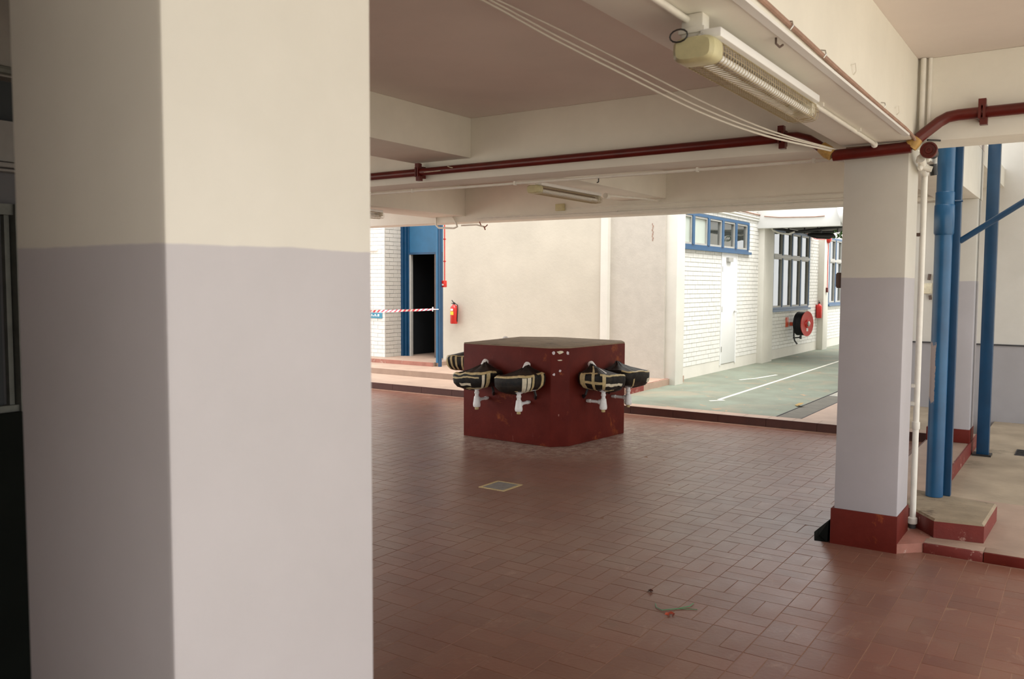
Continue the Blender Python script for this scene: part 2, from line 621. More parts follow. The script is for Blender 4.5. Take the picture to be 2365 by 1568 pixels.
green = obj('floor_court', B((-5.9, 10.44, -.3), (-3.16, 40, .09)), M['green'], kind='structure')
green['label'] = 'worn green painted courtyard floor'
obj('floor_courtyard_pad', B((-2.05, 10.44, -.3), (-1.40, 12.5, .089)), M['yard'], kind='structure')
obj('floor_courtyard_strip', B((-2.86, 10.44, -.3), (-2.05, 12.5, .09)), M['pink_floor'], kind='structure')
plat = obj('floor_platform', B((-16, 11.28, -.3), (-5.60, 13.4, .19)), M['pink_floor'], kind='structure')
obj('floor_walkway', B((-16, 10.44, -.3), (-5.60, 11.28, .092)), M['pink_floor'], kind='structure')
obj('floor_walkway_edge', B((-5.60, 10.44, -.29), (-5.585, 11.26, .0915)), M['pink_floor'], plat)
obj('kerb_face', MB().prism([(-5.60, 11.26), (-5.585, 11.26), (-5.625, 12.84), (-5.64, 12.84)], .05, .192), M['red_chipped'], plat,
    'chipped red kerb face')
obj('floor_alcove', B((-16, 12.10, .19), (-9.93, 15.5, .26)), M['pink_floor'], kind='structure')
sill = obj('trim_2', B((-16, 12.075, .185), (-9.93, 12.10, .262)), M['pale_red'], kind='structure')
ground = obj('floor_ground', B((-60, -40, -.6), (60, 80, -.30)), M['slab'], kind='structure')
obj('floor_yard', B((-.98, 7.42, -.3), (12, 12.6, -.03)), M['yard'], kind='structure')
obj('floor_yard_far', B((-3.16, 12.5, -.3), (-1.40, 40, .085)), M['slab'], kind='structure')
obj('floor_yard_side', B((1.25, -8, -.3), (12, 7.42, -.03)), M['slab'], kind='structure')

# court drain: channel with a grate beyond the kerb
dr = thing('channel_drain', 'dark channel drain with slotted grating beside the green floor', 'drain', (-3.0, 10.46, .09))
sub('channel_cover', B((-3.155, 10.46, .05), (-2.865, 12.95, .088)), M['drain_lid'], dr)
sub('channel_bed', B((-3.155, 12.95, .0), (-2.865, 15.5, .03)), M['dark_room'], dr)
for k in range(22):
    sub('grate_bar', B((-3.155, 12.97 + k * .115, .03), (-2.865, 13.03 + k * .115, .086)), M['steel'], dr)
for sx in (-3.163, -2.863):
    sub('channel_edge', B((sx - .006, 10.46, .05), (sx + .006, 15.5, .094)), M['dark_grey'], dr)

# painted court lines
def ground_strip(pts, wd, z, t=.003):
    mb = MB()
    for (a, b) in zip(pts[:-1], pts[1:]):
        a, b = Vector((*a, z)), Vector((*b, z))
        d = (b - a).normalized()
        mb.obox((a + b) / 2, d, d.cross(Vector((0, 0, 1))), (0, 0, 1), ((b - a).length / 2, wd / 2, t / 2))
    return mb


obj('court_line', ground_strip([(-4.30, 11.55), (-4.52, 24)], .05, .091), M['line_white'], green)
obj('court_line', ground_strip([(-4.36, 11.35), (-4.22, 11.55)], .05, .091), M['line_white'], green)
obj('court_line', ground_strip([(-4.92, 14.2), (-4.78, 14.6), (-4.66, 15.4)], .05, .091), M['line_white'], green)

# ---- ceiling slab and beams
CE = 3.08
ceil = obj('ceiling', B((-9.6, -3.5, CE), (1.8, 6.13, CE + .18)), M['paint_ceiling'], kind='structure')


obj('slab_rear_bay', B((-9.6, 6.13, CE), (-.98, 10.1, CE + .18)), M['paint_ceiling'], ceil)


def beam(a, b, bev=.006):
    return obj('beam', B(a, b, bev), M['paint_beam'], ceil)


beam((-1.352, -3.5, 2.58), (-.935, 5.80, CE))            # main beam towards the column
beam((-9.6, 5.80, 2.58), (1.8, 6.13, CE))                  # cross beam over the column
beam((-9.9, 9.76, 2.58), (-.98, 10.10, CE))                # far cross beam
beam((-4.97, 6.13, 2.75), (-4.35, 9.76, CE))
beam((-4.97, -3.5, 2.75), (-4.35, 5.80, CE))
beam((-8.04, 6.13, 2.66), (-7.42, 9.76, CE))
beam((-8.04, -3.5, 2.75), (-7.42, 5.80, CE))
beam((-1.352, 6.13, 2.58), (-.98, 9.76, CE))
beam((-9.6, .55, 2.58), (-1.352, .90, CE))

# ---- columns
def column(loc, w_, dpt, z1, label, plinth=.235, pe=.018, z0=-.02):
    x, y = loc
    t = thing('square_column', label, 'column', (x, y, 0))
    sub('shaft', B((x - w_, y, z0 + .02), (x, y + dpt, z1), .008), M['paint_col'], t)
    if plinth:
        sub('plinth', B((x - w_ - pe, y - pe, z0), (x + pe * .4, y + dpt + pe, plinth), .006), M['red_paint'], t, 'red painted plinth')
    return t


column((-.994, .668), .385, .385, 2.578, 'large square column close by, cream above and lavender grey below', .0)
column((-.975, 5.815), .385, .36, 2.578, 'square two-tone column with red plinth beside the blue downpipe')
column((-.985, 9.765), .385, .33, 2.578, 'farther two-tone column seen behind the blue downpipe', .24, .012, .10)

# raised strip the far column stands on
strip = obj('trim_3', B((-1.375, 6.20, -.3), (-.985, 10.45, .10), .004), M['pink_floor'], kind='structure')
obj('strip_face', B((-.985, 6.9, -.28), (-.972, 10.45, .104)), M['red_chipped'], strip, 'red painted outer face')
obj('strip_face', B((-1.388, 6.20, -.002), (-1.375, 10.2, .098)), M['kerb_dark'], strip, 'dark inner face')

# red platform to the right of the column, with a kerb of edge tiles
plf = obj('floor_side_step', B((-.82, 5.945, -.2), (1.25, 7.40, .058)), M['pink_floor'], kind='structure')
obj('step_return', MB().prism([(-.975, 5.80), (-.845, 5.925), (-.82, 5.945), (-.82, 6.9), (-.985, 6.9)], -.01, .06), M['pale_red'], plf)
x = -.835
while x < 1.0:
    obj('edge_tile', B((x + .002, 5.925, -.004), (x + .338, 5.947, .061), .003), M['red_chipped' if x < -.5 else 'red_paint'], plf)
    obj('edge_tile', B((x + .002, 5.947, .052), (x + .338, 6.06, .062), .003), M['pink_floor'], plf)
    x += .34
# ---- walls beyond
wb = obj('wall_back', B((-10.18, 12.70, .19), (-6.80, 12.95, 4.3)), M['cream_render'], kind='structure')
wb['label'] = 'cream rendered wall across the walkway'
obj('wall_pilaster', B((-6.80, 12.66, .19), (-6.67, 12.95, 4.3)), M['paint_white'], wb)
wg = obj('wall_back_recess', B((-6.67, 12.76, .19), (-5.69, 12.95, 4.3)), M['brick_grey'], kind='structure')
wc = obj('trim_4', B((-5.70, 12.80, -.2), (-5.50, 13.12, 4.3), .006), M['paint_white'], kind='structure')
wc['label'] = 'white corner pier between the recess and the long white wall'
st = MB()
for q in range(9):
    z = 2.42 + q * .032
    st.obox((-5.91 + .008 * math.sin(q * 2.1), 12.757, z), (1, 0, 0), (0, 1, 0), (0, 0, 1), (.006 + .003 * (q % 2), .002, .014))
obj('peeling_strip', st, M['dull_brown'], wg)

# bricks
BC, BL = .078, .225


def brick_wall(name, origin, u, nrm, u0, u1, z0, z1, openings, n_single, mat, thick=.25, label=None, mortar='mortar'):
    O = Vector(origin); u = Vector(u); nrm = Vector(nrm)
    root = thing(name, label, None, tuple(O), kind='structure')
    # backing wall, cut around its openings
    us = sorted({u0, u1, *[o[0] for o in openings], *[o[1] for o in openings]})
    zs = sorted({z0, z1, *[o[2] for o in openings], *[o[3] for o in openings]})
    bk = MB()
    for a, b in zip(us[:-1], us[1:]):
        for c, d in zip(zs[:-1], zs[1:]):
            mu, mz = (a + b) / 2, (c + d) / 2
            if a < u0 - 1e-6 or b > u1 + 1e-6 or any(o[0] < mu < o[1] and o[2] < mz < o[3] for o in openings):
                continue
            cc = O + u * mu - nrm * (thick / 2) + Vector((0, 0, mz))
            bk.obox(cc, u, nrm, (0, 0, 1), ((b - a) / 2, thick / 2, (d - c) / 2))
    sub('backing', bk, M[mortar], root)
    cells = []
    z, row = z0, 0
    while z + BC <= z1 + .001:
        x = u0 - (BL / 2 if row % 2 else 0)
        while x < u1:
            a, b = max(x, u0), min(x + BL, u1)
            mz = z + BC / 2
            segs = [(a, b)]
            for o in openings:
                if o[2] < mz < o[3]:
                    ns = []
                    for s, e in segs:
                        if e <= o[0] or s >= o[1]:
                            ns.append((s, e))
                        else:
                            if s < o[0]: ns.append((s, o[0]))
                            if e > o[1]: ns.append((o[1], e))
                    segs = ns
            for s, e in segs:
                if e - s > .03:
                    cells.append((s, e, mz))
            x += BL
        z += BC
        row += 1
    def dist(c):
        p = px(O + u * ((c[0] + c[1]) / 2) + Vector((0, 0, c[2])))
        if not p or not (862 < p[0] < 1942 and 480 < p[1] < 900):
            return 999
        return p[2]
    cells.sort(key=dist)
    unit = MB()
    g = .0046 if mortar == 'mortar' else .0032
    unit.obox((0, 0, 0), (1, 0, 0), (0, 1, 0), (0, 0, 1), (.5, .007, BC / 2 - g))
    me = unit.data('brick', mat)
    ang = math.atan2(u.y, u.x)
    rr_ = random.Random(5)
    restb = MB()
    for i, (s, e, mz) in enumerate(cells):
        c = O + u * ((s + e) / 2) + nrm * (.004 + rr_.uniform(-.0015, .0015)) + Vector((0, 0, mz))
        L = e - s - 2 * g
        if i < n_single:
            o = bpy.data.objects.new('brick', me)
            COL.objects.link(o)
            o.parent = root
            o.matrix_parent_inverse = root.matrix_basis.inverted()
            o.location = c
            o.rotation_euler = (0, 0, ang)
            o.scale = (L, 1, 1)
        else:
            restb.obox(c, u, nrm, (0, 0, 1), (L / 2, .007, BC / 2 - g))
    o = sub('brick_courses', restb, mat, root)
    o['kind'] = 'stuff'
    return root


XW = -5.74
wl = brick_wall('wall_courtyard', (XW, 0, 0), (0, 1, 0), (1, 0, 0), 13.12, 27, .30, 4.3,
                [(13.22, 16.86, 2.33, 2.94), (15.38, 16.22, .0, 2.30), (18.38, 21.32, 1.15, 2.92), (23.10, 26.0, 1.19, 2.95)],
                300, M['brick_white'], label='long white painted brick wall beside the green floor')
sub('wall_base', MB().box((XW - .25, 13.12, 0), (XW + .006, 15.38, .30)).box((XW - .25, 16.22, 0), (XW + .006, 27, .30)), M['paint_white'], wl)
sub('wall_pilaster', B((XW - .05, 17.50, .0), (XW + .13, 18.15, 4.3), .005), M['paint_white'], wl)
sub('wall_pilaster', B((XW - .05, 22.15, .0), (XW + .16, 22.60, 4.3), .005), M['paint_white'], wl)

# alcove: brick corner, door wall
wa = brick_wall('wall_alcove', (0, 12.45, 0), (1, 0, 0), (0, -1, 0), -16, -11.43, .26, 4.3, [], 0, M['brick_white'],
                label='white brick wall at the far left of the walkway', mortar='mortar_light')
wa2 = brick_wall('wall_alcove_return', (-11.43, 0, 0), (0, 1, 0), (1, 0, 0), 12.46, 13.0, .26, 4.3, [], 0, M['brick_grey'],
                 label='greyish brick return beside the blue door frame', mortar='mortar_light')
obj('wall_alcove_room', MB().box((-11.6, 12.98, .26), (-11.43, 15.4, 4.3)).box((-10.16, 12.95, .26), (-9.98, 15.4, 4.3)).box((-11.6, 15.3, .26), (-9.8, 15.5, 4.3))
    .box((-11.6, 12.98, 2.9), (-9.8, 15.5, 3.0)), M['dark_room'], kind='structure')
d2 = thing('door_1', 'blue framed doorway with a tall dark opening behind barrier tape', None, (-10.9, 12.95, .26), kind='structure')
sub('door_frame', MB().box((-11.43, 12.90, .26), (-11.36, 13.02, 4.0)).box((-11.35, 12.93, .26), (-11.30, 13.02, 4.0)).box((-11.29, 12.96, .26), (-11.25, 13.02, 4.0)), M['blue'], d2)
sub('transom_panel', B((-11.26, 12.975, 2.31), (-9.98, 13.01, 4.0)), M['blue_light'], d2)
sub('transom_rail', B((-11.26, 12.955, 2.275), (-10.0, 13.01, 2.315)), M['blue'], d2)
sub('door_jamb', B((-11.25, 12.965, .26), (-11.21, 13.03, 2.28)), M['grey_frame'], d2, 'pale worn inner jamb')
sub('door_jamb', B((-10.61, 12.965, .26), (-10.56, 13.03, 2.28)), M['box_brown'], d2)
sub('door_panel', B((-10.56, 12.975, .26), (-9.98, 13.01, 2.28)), M['blue'], d2)
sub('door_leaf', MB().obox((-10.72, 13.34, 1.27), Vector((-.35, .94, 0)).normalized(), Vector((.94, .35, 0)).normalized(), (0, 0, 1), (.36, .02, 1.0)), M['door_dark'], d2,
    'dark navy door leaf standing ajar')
# blue post in front of the alcove
pt = thing('blue_post', 'slim pale blue post between the doorway and the cream wall', 'post', (-9.85, 12.15, .26))
sub('post_front', B((-9.885, 12.12, .26), (-9.840, 12.20, 4.0)), M['blue_light'], pt)
sub('post_channel', B((-9.840, 12.13, .19), (-9.795, 12.18, 4.0)), M['blue'], pt)

# door in the long wall
dw = thing('door_2', 'flush white door in the long brick wall', None, (XW, 15.8, .2), kind='structure')
sub('door_leaf', B((XW - .05, 15.42, .22), (XW + .016, 16.18, 2.28), .003), M['door_white'], dw)
sub('door_frame', MB().box((XW - .06, 15.38, .2), (XW + .022, 15.42, 2.33)).box((XW - .06, 16.18, .2), (XW + .022, 16.22, 2.33)).box((XW - .06, 15.42, 2.28), (XW + .022, 16.18, 2.33)), M['door_white'], dw)
sub('threshold', B((XW - .06, 15.38, .0), (XW + .005, 16.22, .21)), M['paint_white'], dw)
sub('door_handle', MB().tube([(XW + .016, 16.10, 1.19), (XW + .06, 16.10, 1.19), (XW + .06, 16.02, 1.19)], .011, seg=8).lathe([(.028, 0), (.028, .006)], (XW + .016, 16.10, 1.19), (1, 0, 0)), M['chrome'], dw)
sub('door_closer', B((XW + .016, 15.62, 2.14), (XW + .07, 15.86, 2.22)), M['grey_frame'], dw)
for hz in (.5, 1.25, 2.0):
    sub('hinge', B((XW + .018, 15.405, hz - .05), (XW + .028, 15.435, hz + .05)), M['chrome'], dw)


def window(name, label, y0, y1, z0, z1, n, transom=None, frosted=(), frame='blue_win', post=.07):
    w_ = thing(name, label, None, (XW, (y0 + y1) / 2, z0), kind='structure')
    sub('window_frame', MB().box((XW - .06, y0, z1 - .05), (XW + .03, y1, z1)).box((XW - .06, y0, z0), (XW + .02, y1, z0 + .05)), M[frame], w_)
    sub('window_sill', B((XW - .02, y0 - .04, z0 - .045), (XW + .07, y1 + .04, z0 + .004)), M[frame], w_)
    step = (y1 - y0 - post) / n
    for k in range(n + 1):
        yy = y0 + post / 2 + k * step
        sub('mullion', B((XW - .06, yy - post / 2, z0 + .05), (XW + .035, yy + post / 2, z1 - .05)), M[frame], w_)
    rows = [(z0 + .05, z1 - .05)] if transom is None else [(z0 + .05, transom - .025), (transom + .025, z1 - .05)]
    if transom is not None:
        sub('transom_bar', B((XW - .06, y0 + post, transom - .03), (XW + .04, y1 - post, transom + .03)), M['grey_frame'], w_)
    for r, (a, b) in enumerate(rows):
        for k in range(n):
            ya = y0 + post + k * step
            yb = ya + step - post
            s = MB()
            t = .032
            s.box((XW - .04, ya, a), (XW + .02, ya + t, b)).box((XW - .04, yb - t, a), (XW + .02, yb, b))
            s.box((XW - .04, ya + t, a), (XW + .02, yb - t, a + t)).box((XW - .04, ya + t, b - t), (XW + .02, yb - t, b))
            cs = sub('casement', s, M['grey_frame'], w_)
            sub('pane', B((XW - .02, ya + t, a + t), (XW - .012, yb - t, b - t)), M['glass_frost' if k in frosted else 'glass_dark'], cs)
    sub('room_behind', B((XW - .9, y0, z0), (XW - .85, y1, z1)), M['dark_room'], w_)
    return w_


window('window_1', 'high strip window with thick blue posts above the white door', 13.22, 16.86, 2.35, 2.94, 5, None, (0, 1), 'blue_win', .10)
window('window_2', 'tall eight-pane window above the fire hose reel', 18.40, 21.30, 1.17, 2.92, 4, 2.33)
window('window_3', 'blue framed window farthest along the wall, half hidden by the column', 23.14, 25.9, 1.21, 2.95, 4, 2.35)

# far wall on the right with its grey dado
wf = obj('wall_far', B((-2.25, 12.5, -.3), (8, 12.75, 4.4)), M['paint_far'], kind='structure')
obj('courtyard_sky_blocker', B((-2.25, 12.75, -.3), (8, 26, 4.4)), M['paint_white'], wf)  # unseen mass added behind the wall to cut sky light in the courtyard
wf['label'] = 'pale far wall with a grey dado beyond the blue posts'
obj('dado_ledge', B((-2.25, 12.485, .945), (8, 12.5, .965)), M['dark_grey'], wf)
obj('added_side_roof', B((-.95, 6.14, 4.2), (2.8, 12.5, 4.4)), M['mid_grey'], kind='structure')  # unseen roof added to keep sky light off the far wall
obj('roof_link', B((-2.3, 10.1, 2.95), (-.98, 12.5, CE + .1)), M['paint_beam'], kind='structure')
# sagging canopy fascia over the courtyard
cn = thing('concrete_canopy', 'white concrete canopy crossing above the green floor, pipes under it', 'canopy', (-5.6, 17.4, 2.86))
sub('fascia', B((XW, 17.40, 2.86), (-4.10, 17.56, 3.30), .01), M['door_white'], cn)
sub('fascia_end', MB().tube([(-4.12, 17.48, 3.08), (-3.95, 17.48, 3.13), (-3.8, 17.48, 3.22)], [.22, .19, .12], seg=14), M['door_white'], cn)
sub('canopy_slab', B((XW, 17.56, 2.98), (-3.6, 21.5, 3.14)), M['mid_grey'], cn)
sub('ledge', B((XW, 17.36, 3.30), (-2.6, 17.7, 3.42)), M['door_white'], cn)
for k in range(4):
    sub('hanger', B((-5.35 + k * .33, 18.2, 2.78), (-5.32 + k * .33, 18.23, 2.98)), M['black_metal'], cn)
pp = obj('canopy_pipe', MB().tube([(-5.6, 17.9, 2.90), (-5.1, 18.0, 2.80), (-4.6, 18.1, 2.86), (-4.2, 18.2, 2.90)], .03).tube([(-5.5, 18.6, 2.84), (-4.5, 18.6, 2.82)], .02), M['black_metal'],
         label='dark pipework slung under the white canopy', cat='pipe')
fl = thing('flood_lamp', 'dark outdoor lamp head under the canopy by the tall window', 'lamp', (-5.0, 18.9, 2.8))
sub('lamp_head', MB().tube([(-5.15, 19.0, 2.80), (-4.95, 19.0, 2.775), (-4.7, 19.0, 2.76), (-4.6, 19.0, 2.77)], [.03, .07, .07, .03], seg=12), M['black_metal'], fl)
sub('lamp_arm', MB().tube([(-4.95, 19.0, 2.80), (-4.95, 19.0, 3.0)], .015, seg=6), M['black_metal'], fl)
plm = MB()
rp = random.Random(9)
for k in range(26):
    c = Vector((-4.55 + rp.uniform(-.18, .2), 19.2, 2.78 + rp.uniform(-.05, .10)))
    a = rp.uniform(0, PI)
    d = Vector((math.cos(a), rp.uniform(-.5, .5), math.sin(a) * .6)).normalized()
    s_ = d.cross(Vector((0, 1, .3))).normalized()
    plm.add([c - d * .06, c + s_ * .018, c + d * .06, c - s_ * .018], [(0, 1, 2, 3)])
sub('weed', plm, M['leaf_green'], cn, 'small green weed growing at the canopy edge')

obj('rear_light_blocker', B((-3.6, -3.7, -.2), (1.8, -3.5, CE)), M['dark_grey'], kind='structure')  # unseen wall added to cut light from behind the camera
# dim wall behind the near column (left edge of the picture)
wlft = obj('wall_left', B((-3.6, -3.5, .0), (-3.40, 2.6, 2.30)), M['dark_grey'], kind='structure')  # dark greys on this wall stand in for its deep shade
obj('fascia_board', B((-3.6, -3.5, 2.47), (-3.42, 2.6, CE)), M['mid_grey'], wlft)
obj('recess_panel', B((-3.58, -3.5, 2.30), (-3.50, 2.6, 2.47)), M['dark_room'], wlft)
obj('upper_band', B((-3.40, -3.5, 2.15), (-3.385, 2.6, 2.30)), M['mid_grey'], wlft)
obj('counter_face', B((-3.40, -3.5, .0), (-3.33, 2.6, 1.21)), M['dark_green'], wlft)  # near-black colour carries the shade below the window
w4 = thing('window_4', 'shade-darkened frame of a shuttered window behind the near column', None, (-3.4, 1.2, 1.21), kind='structure')
sub('window_frame', MB().box((-3.40, -.4, 1.21), (-3.36, -.32, 1.99)).box((-3.40, 1.625, 1.21), (-3.345, 1.665, 1.99)).box((-3.40, -.32, 1.95), (-3.36, 1.625, 1.99)).box((-3.40, -.32, 1.21), (-3.36, 1.625, 1.235)), M['shaded_frame'], w4)
sub('casement', MB().box((-3.40, 1.598, 1.235), (-3.375, 1.616, 1.95)).box((-3.40, -.3, 1.235), (-3.375, -.28, 1.95)), M['shaded_frame'], w4)
sub('pane', B((-3.40, -.28, 1.235), (-3.39, 1.585, 1.95)), M['dark_room'], w4)
cdl = obj('wall_conduit', MB().tube([(-3.37, -3.4, 2.135), (-3.37, 2.5, 2.135)], .010, seg=8).tube([(-3.37, -3.4, 2.115), (-3.37, 2.5, 2.115)], .006, seg=8), M['mid_grey'], label='pair of dim conduits on the dark wall left of the near column', cat='conduit')
cdl2 = obj('wall_conduit', MB().tube([(-3.40, -3.4, 2.49), (-3.40, 2.5, 2.49)], .016, seg=8), M['shaded_frame'], label='pale conduit high on the dark wall at the left edge', cat='conduit')

# ================================================================= THINGS
# ---- wash block
LQ = [(-5.80, 7.60), (-4.633, 7.562), (-4.495, 7.715), (-4.39, 8.78), (-4.55, 9.02), (-5.50, 9.11), (-5.90, 8.90)]
blk = thing('wash_block', 'red painted masonry wash block standing on the tiled floor', 'wash block', (-5.1, 8.3, 0))
bm = bmesh.new()
vb = [bm.verts.new((x, y, 0)) for x, y in LQ]
vt = [bm.verts.new((x, y, 1.036)) for x, y in LQ]
n = len(LQ)
bm.faces.new(vb[::-1]); bm.faces.new(vt)
for i in range(n):
    bm.faces.new((vb[i], vb[(i + 1) % n], vt[(i + 1) % n], vt[i]))
bmesh.ops.bevel(bm, geom=[e for e in bm.edges], offset=.007, segments=2, affect='EDGES', profile=.5)
bm.verts.index_update()
b_ = MB().add([v.co.copy() for v in bm.verts], [[v.index for v in f.verts] for f in bm.faces], None, True)
bm.free()
sub('block_body', b_, M['red_paint'], blk)
CQ = Vector((-5.12, 8.3))
ins = [tuple(CQ + (Vector(p) - CQ) * .995) for p in LQ]
sub('block_top', MB().prism(ins, 1.030, 1.048), M['block_top'], blk, 'dusty brown concrete top')


def patch(c, u, nrm, pts, mat, t=.0012):
    """torn flat scrap on a plane, an irregular polygon"""
    c, u, nrm = Vector(c), Vector(u).normalized(), Vector(nrm).normalized()
    z = Vector((0, 0, 1))
    n_ = len(pts)
    vs = [c + u * a + z * b + nrm * .0005 for a, b in pts] + [c + u * a + z * b + nrm * t for a, b in pts]
    return MB().add(vs, [tuple(range(n_))[::-1], tuple(range(n_, 2 * n_))] + [(i, (i + 1) % n_, n_ + (i + 1) % n_, n_ + i) for i in range(n_)], mat)


u1_ = Vector((-4.495 + 4.633, 7.715 - 7.562, 0)).normalized()
n1_ = Vector((u1_.y, -u1_.x, 0))
Fc = Vector((-4.633, 7.562, 0))
rp = random.Random(21)


def blob(w_, h_, k=9):
    return [(math.cos(2 * PI * i / k) * w_ * rp.uniform(.6, 1.15), math.sin(2 * PI * i / k) * h_ * rp.uniform(.6, 1.15)) for i in range(k)]


for (s, z, w_, h_, mt) in [(.030, .985, .022, .022, 'paper'), (.10, .995, .035, .020, 'tape_pale'), (.185, .985, .016, .022, 'paper'), (.10, .912, .030, .008, 'tape_pale'),
                           (.035, .765, .018, .014, 'paper'), (.10, .800, .014, .018, 'paper'), (.09, .335, .008, .012, 'pale_red')]:
    sub('paper_residue', patch(Fc + u1_ * s + Vector((0, 0, z)), u1_, n1_, blob(w_, h_), M[mt]), M[mt], blk)


# ---- wrapped washbasins
def basin(wall_pt, nrm, label, hw=.245, dp=.37, tapes=(), trap=True, seed=1, side=1, zc=0., stub=True, skew=0.):
    """black-wrapped basin on a wall: wall point (x, y), outward normal"""
    nrm = Vector((*nrm, 0)).normalized()
    u = Vector((-nrm.y, nrm.x, 0))          # to the left seen from the room is -u
    P = Vector((*wall_pt, 0))
    root = thing('wrapped_basin', label, 'basin', (P.x, P.y, .6 + zc), 'washbasins wrapped in black plastic')
    rs = random.Random(seed)
    prof = [(.10, .572), (.50, .580), (.82, .604), (.96, .645), (1.0, .695), (1.0, .738), (.95, .758), (.72, .772), (.46, .796), (.25, .822), (.13, .842)]
    NU = 48
    cy = dp / 2 + .01

    EX = .42
    tab = []
    for i in range(361):
        aa = 2 * PI * i / 360
        c_, s_ = math.cos(aa), math.sin(aa)
        tab.append((math.copysign(abs(c_) ** EX, c_), math.copysign(abs(s_) ** EX, s_)))
    cum = [0.]
    for i in range(360):
        cum.append(cum[-1] + math.hypot((tab[i + 1][0] - tab[i][0]) * hw, (tab[i + 1][1] - tab[i][1]) * dp / 2))

    def outline(a):
        L_ = (a / (2 * PI) % 1.0) * cum[-1]
        i = max(0, min(359, int(np.searchsorted(cum, L_)) - 1))
        f = (L_ - cum[i]) / max(1e-9, cum[i + 1] - cum[i])
        return (tab[i][0] * (1 - f) + tab[i + 1][0] * f, tab[i][1] * (1 - f) + tab[i + 1][1] * f)

    def S(a, t, off=0.):
        t = max(0, min(.999, t)) * (len(prof) - 1)
        i = int(t); f = t - i
        s = prof[i][0] * (1 - f) + prof[i + 1][0] * f
        z = prof[i][1] * (1 - f) + prof[i + 1][1] * f
        cx_, sy_ = outline(a)
        X, Y = cx_ * hw * s, sy_ * dp / 2 * s
        ca, sa = math.cos(a), math.sin(a)
        up = max(0, (z - .755) / .09)
        Yc = cy * (1 - up) + .075 * up
        Xc = 0
        wr = noise.noise(Vector((ca * 2.5 + seed * 3.1, sa * 2.5, z * 12))) * .020 + noise.noise(Vector((ca * 7 + seed, sa * 7, z * 26))) * .008
        k = 1 + off / max(.08, hw * s)
        X = X * k * (1 + wr * 1.6) + Xc + skew * (Yc + Y)
        Y = Yc + (Y * k) * (1 + wr)
        Y = max(Y, .006)
        z += wr * .7 + (off if z > .745 else -off if z < .61 else 0) + .018 * ca * side
        return P + u * X + nrm * Y + Vector((0, 0, z + zc))
    NV = 30
    vs, fs = [], []
    for j in range(NV + 1):
        for i in range(NU):
            vs.append(S(2 * PI * i / NU, j / NV))
    for j in range(NV):
        for i in range(NU):
            fs.append((j * NU + i, j * NU + (i + 1) % NU, (j + 1) * NU + (i + 1) % NU, (j + 1) * NU + i))
    fs.append(tuple(range(NU))[::-1]); fs.append(tuple(NV * NU + i for i in range(NU)))
    sub('plastic_cover', MB().add(vs, fs, None, True), M['black_wrap'], root)

    def tape(a0, a1, t0, t1, mt, nm='tape_strip'):
        na = max(2, int(abs(a1 - a0) / .10)); ntt = max(2, int(abs(t1 - t0) * 30))
        m_ = MB()
        v_, f_ = [], []
        for lay in (.001, .0045):
            for j in range(ntt + 1):
                for i in range(na + 1):
                    e = .012 * noise.noise(Vector((i * .9, j * .7, seed)))
                    v_.append(S(a0 + (a1 - a0) * i / na, t0 + (t1 - t0) * j / ntt + e * .5, lay))
        K = (na + 1) * (ntt + 1)
        for lay in (0, K):
            for j in range(ntt):
                for i in range(na):
                    q = lay + j * (na + 1) + i
                    f_.append((q, q + 1, q + na + 2, q + na + 1))
        bd = [i for i in range(na + 1)] + [j * (na + 1) + na for j in range(1, ntt + 1)] + [ntt * (na + 1) + i for i in range(na - 1, -1, -1)] + [j * (na + 1) for j in range(ntt - 1, 0, -1)]
        for i in range(len(bd)):
            a, b = bd[i], bd[(i + 1) % len(bd)]
            f_.append((a, b, b + K, a + K))
        m_.add(v_, f_, None, True)
        sub(nm, m_, M[mt], root)
    for t in tapes:
        tape(*t)
    if stub:
        a = P + nrm * .10 + Vector((0, 0, .798 + zc)); b = P + nrm * .030 + Vector((0, 0, .875 + zc))
        d = (b - a).normalized()
        sub('tap_stub', MB().lathe([(.034, 0), (.036, .02), (.035, .075), (.030, .093), (.016, .103), (.001, .106)], a, d, 16), M['pvc_white'], root, 'white capped tap stub')
    if trap:
        c = P + nrm * .215 + Vector((0, 0, zc))
        tp = sub('bottle_trap', MB().lathe([(.040, .605), (.044, .590), (.044, .572), (.022, .565), (.022, .545), (.027, .540), (.027, .528), (.021, .522), (.021, .500), (.029, .492),
                                            (.031, .478), (.036, .440), (.040, .415), (.041, .395), (.038, .390), (.038, .383), (.030, .379)][::-1], c, (0, 0, 1), 18), M['pvc_white'], root, 'white plastic bottle trap')
        sub('trap_cap', MB().lathe([(.019, .352), (.021, .356), (.021, .380)], c, (0, 0, 1), 14), M['tape_tan'], root, 'yellowed cap')
        cc = c + Vector((0, 0, .455))
        dd = -nrm
        sub('waste_pipe', MB().lathe([(.026, .015), (.027, .05), (.022, .062), (.016, .066), (.016, .16), (.020, .162), (.020, .20), (.016, .205), (.016, .213)], cc, dd, 14), M['pvc_white'], root)
        sub('supply_hose', MB().tube([P + u * .10 * side + nrm * .09 + Vector((0, 0, .63 + zc)), P + u * .12 * side + nrm * .07 + Vector((0, 0, .54 + zc)), P + u * .09 * side + nrm * .025 + Vector((0, 0, .50 + zc)),
                                      P + u * .07 * side + nrm * .004 + Vector((0, 0, .52 + zc))], .013, seg=8), M['black_rubber'], root)
    return root


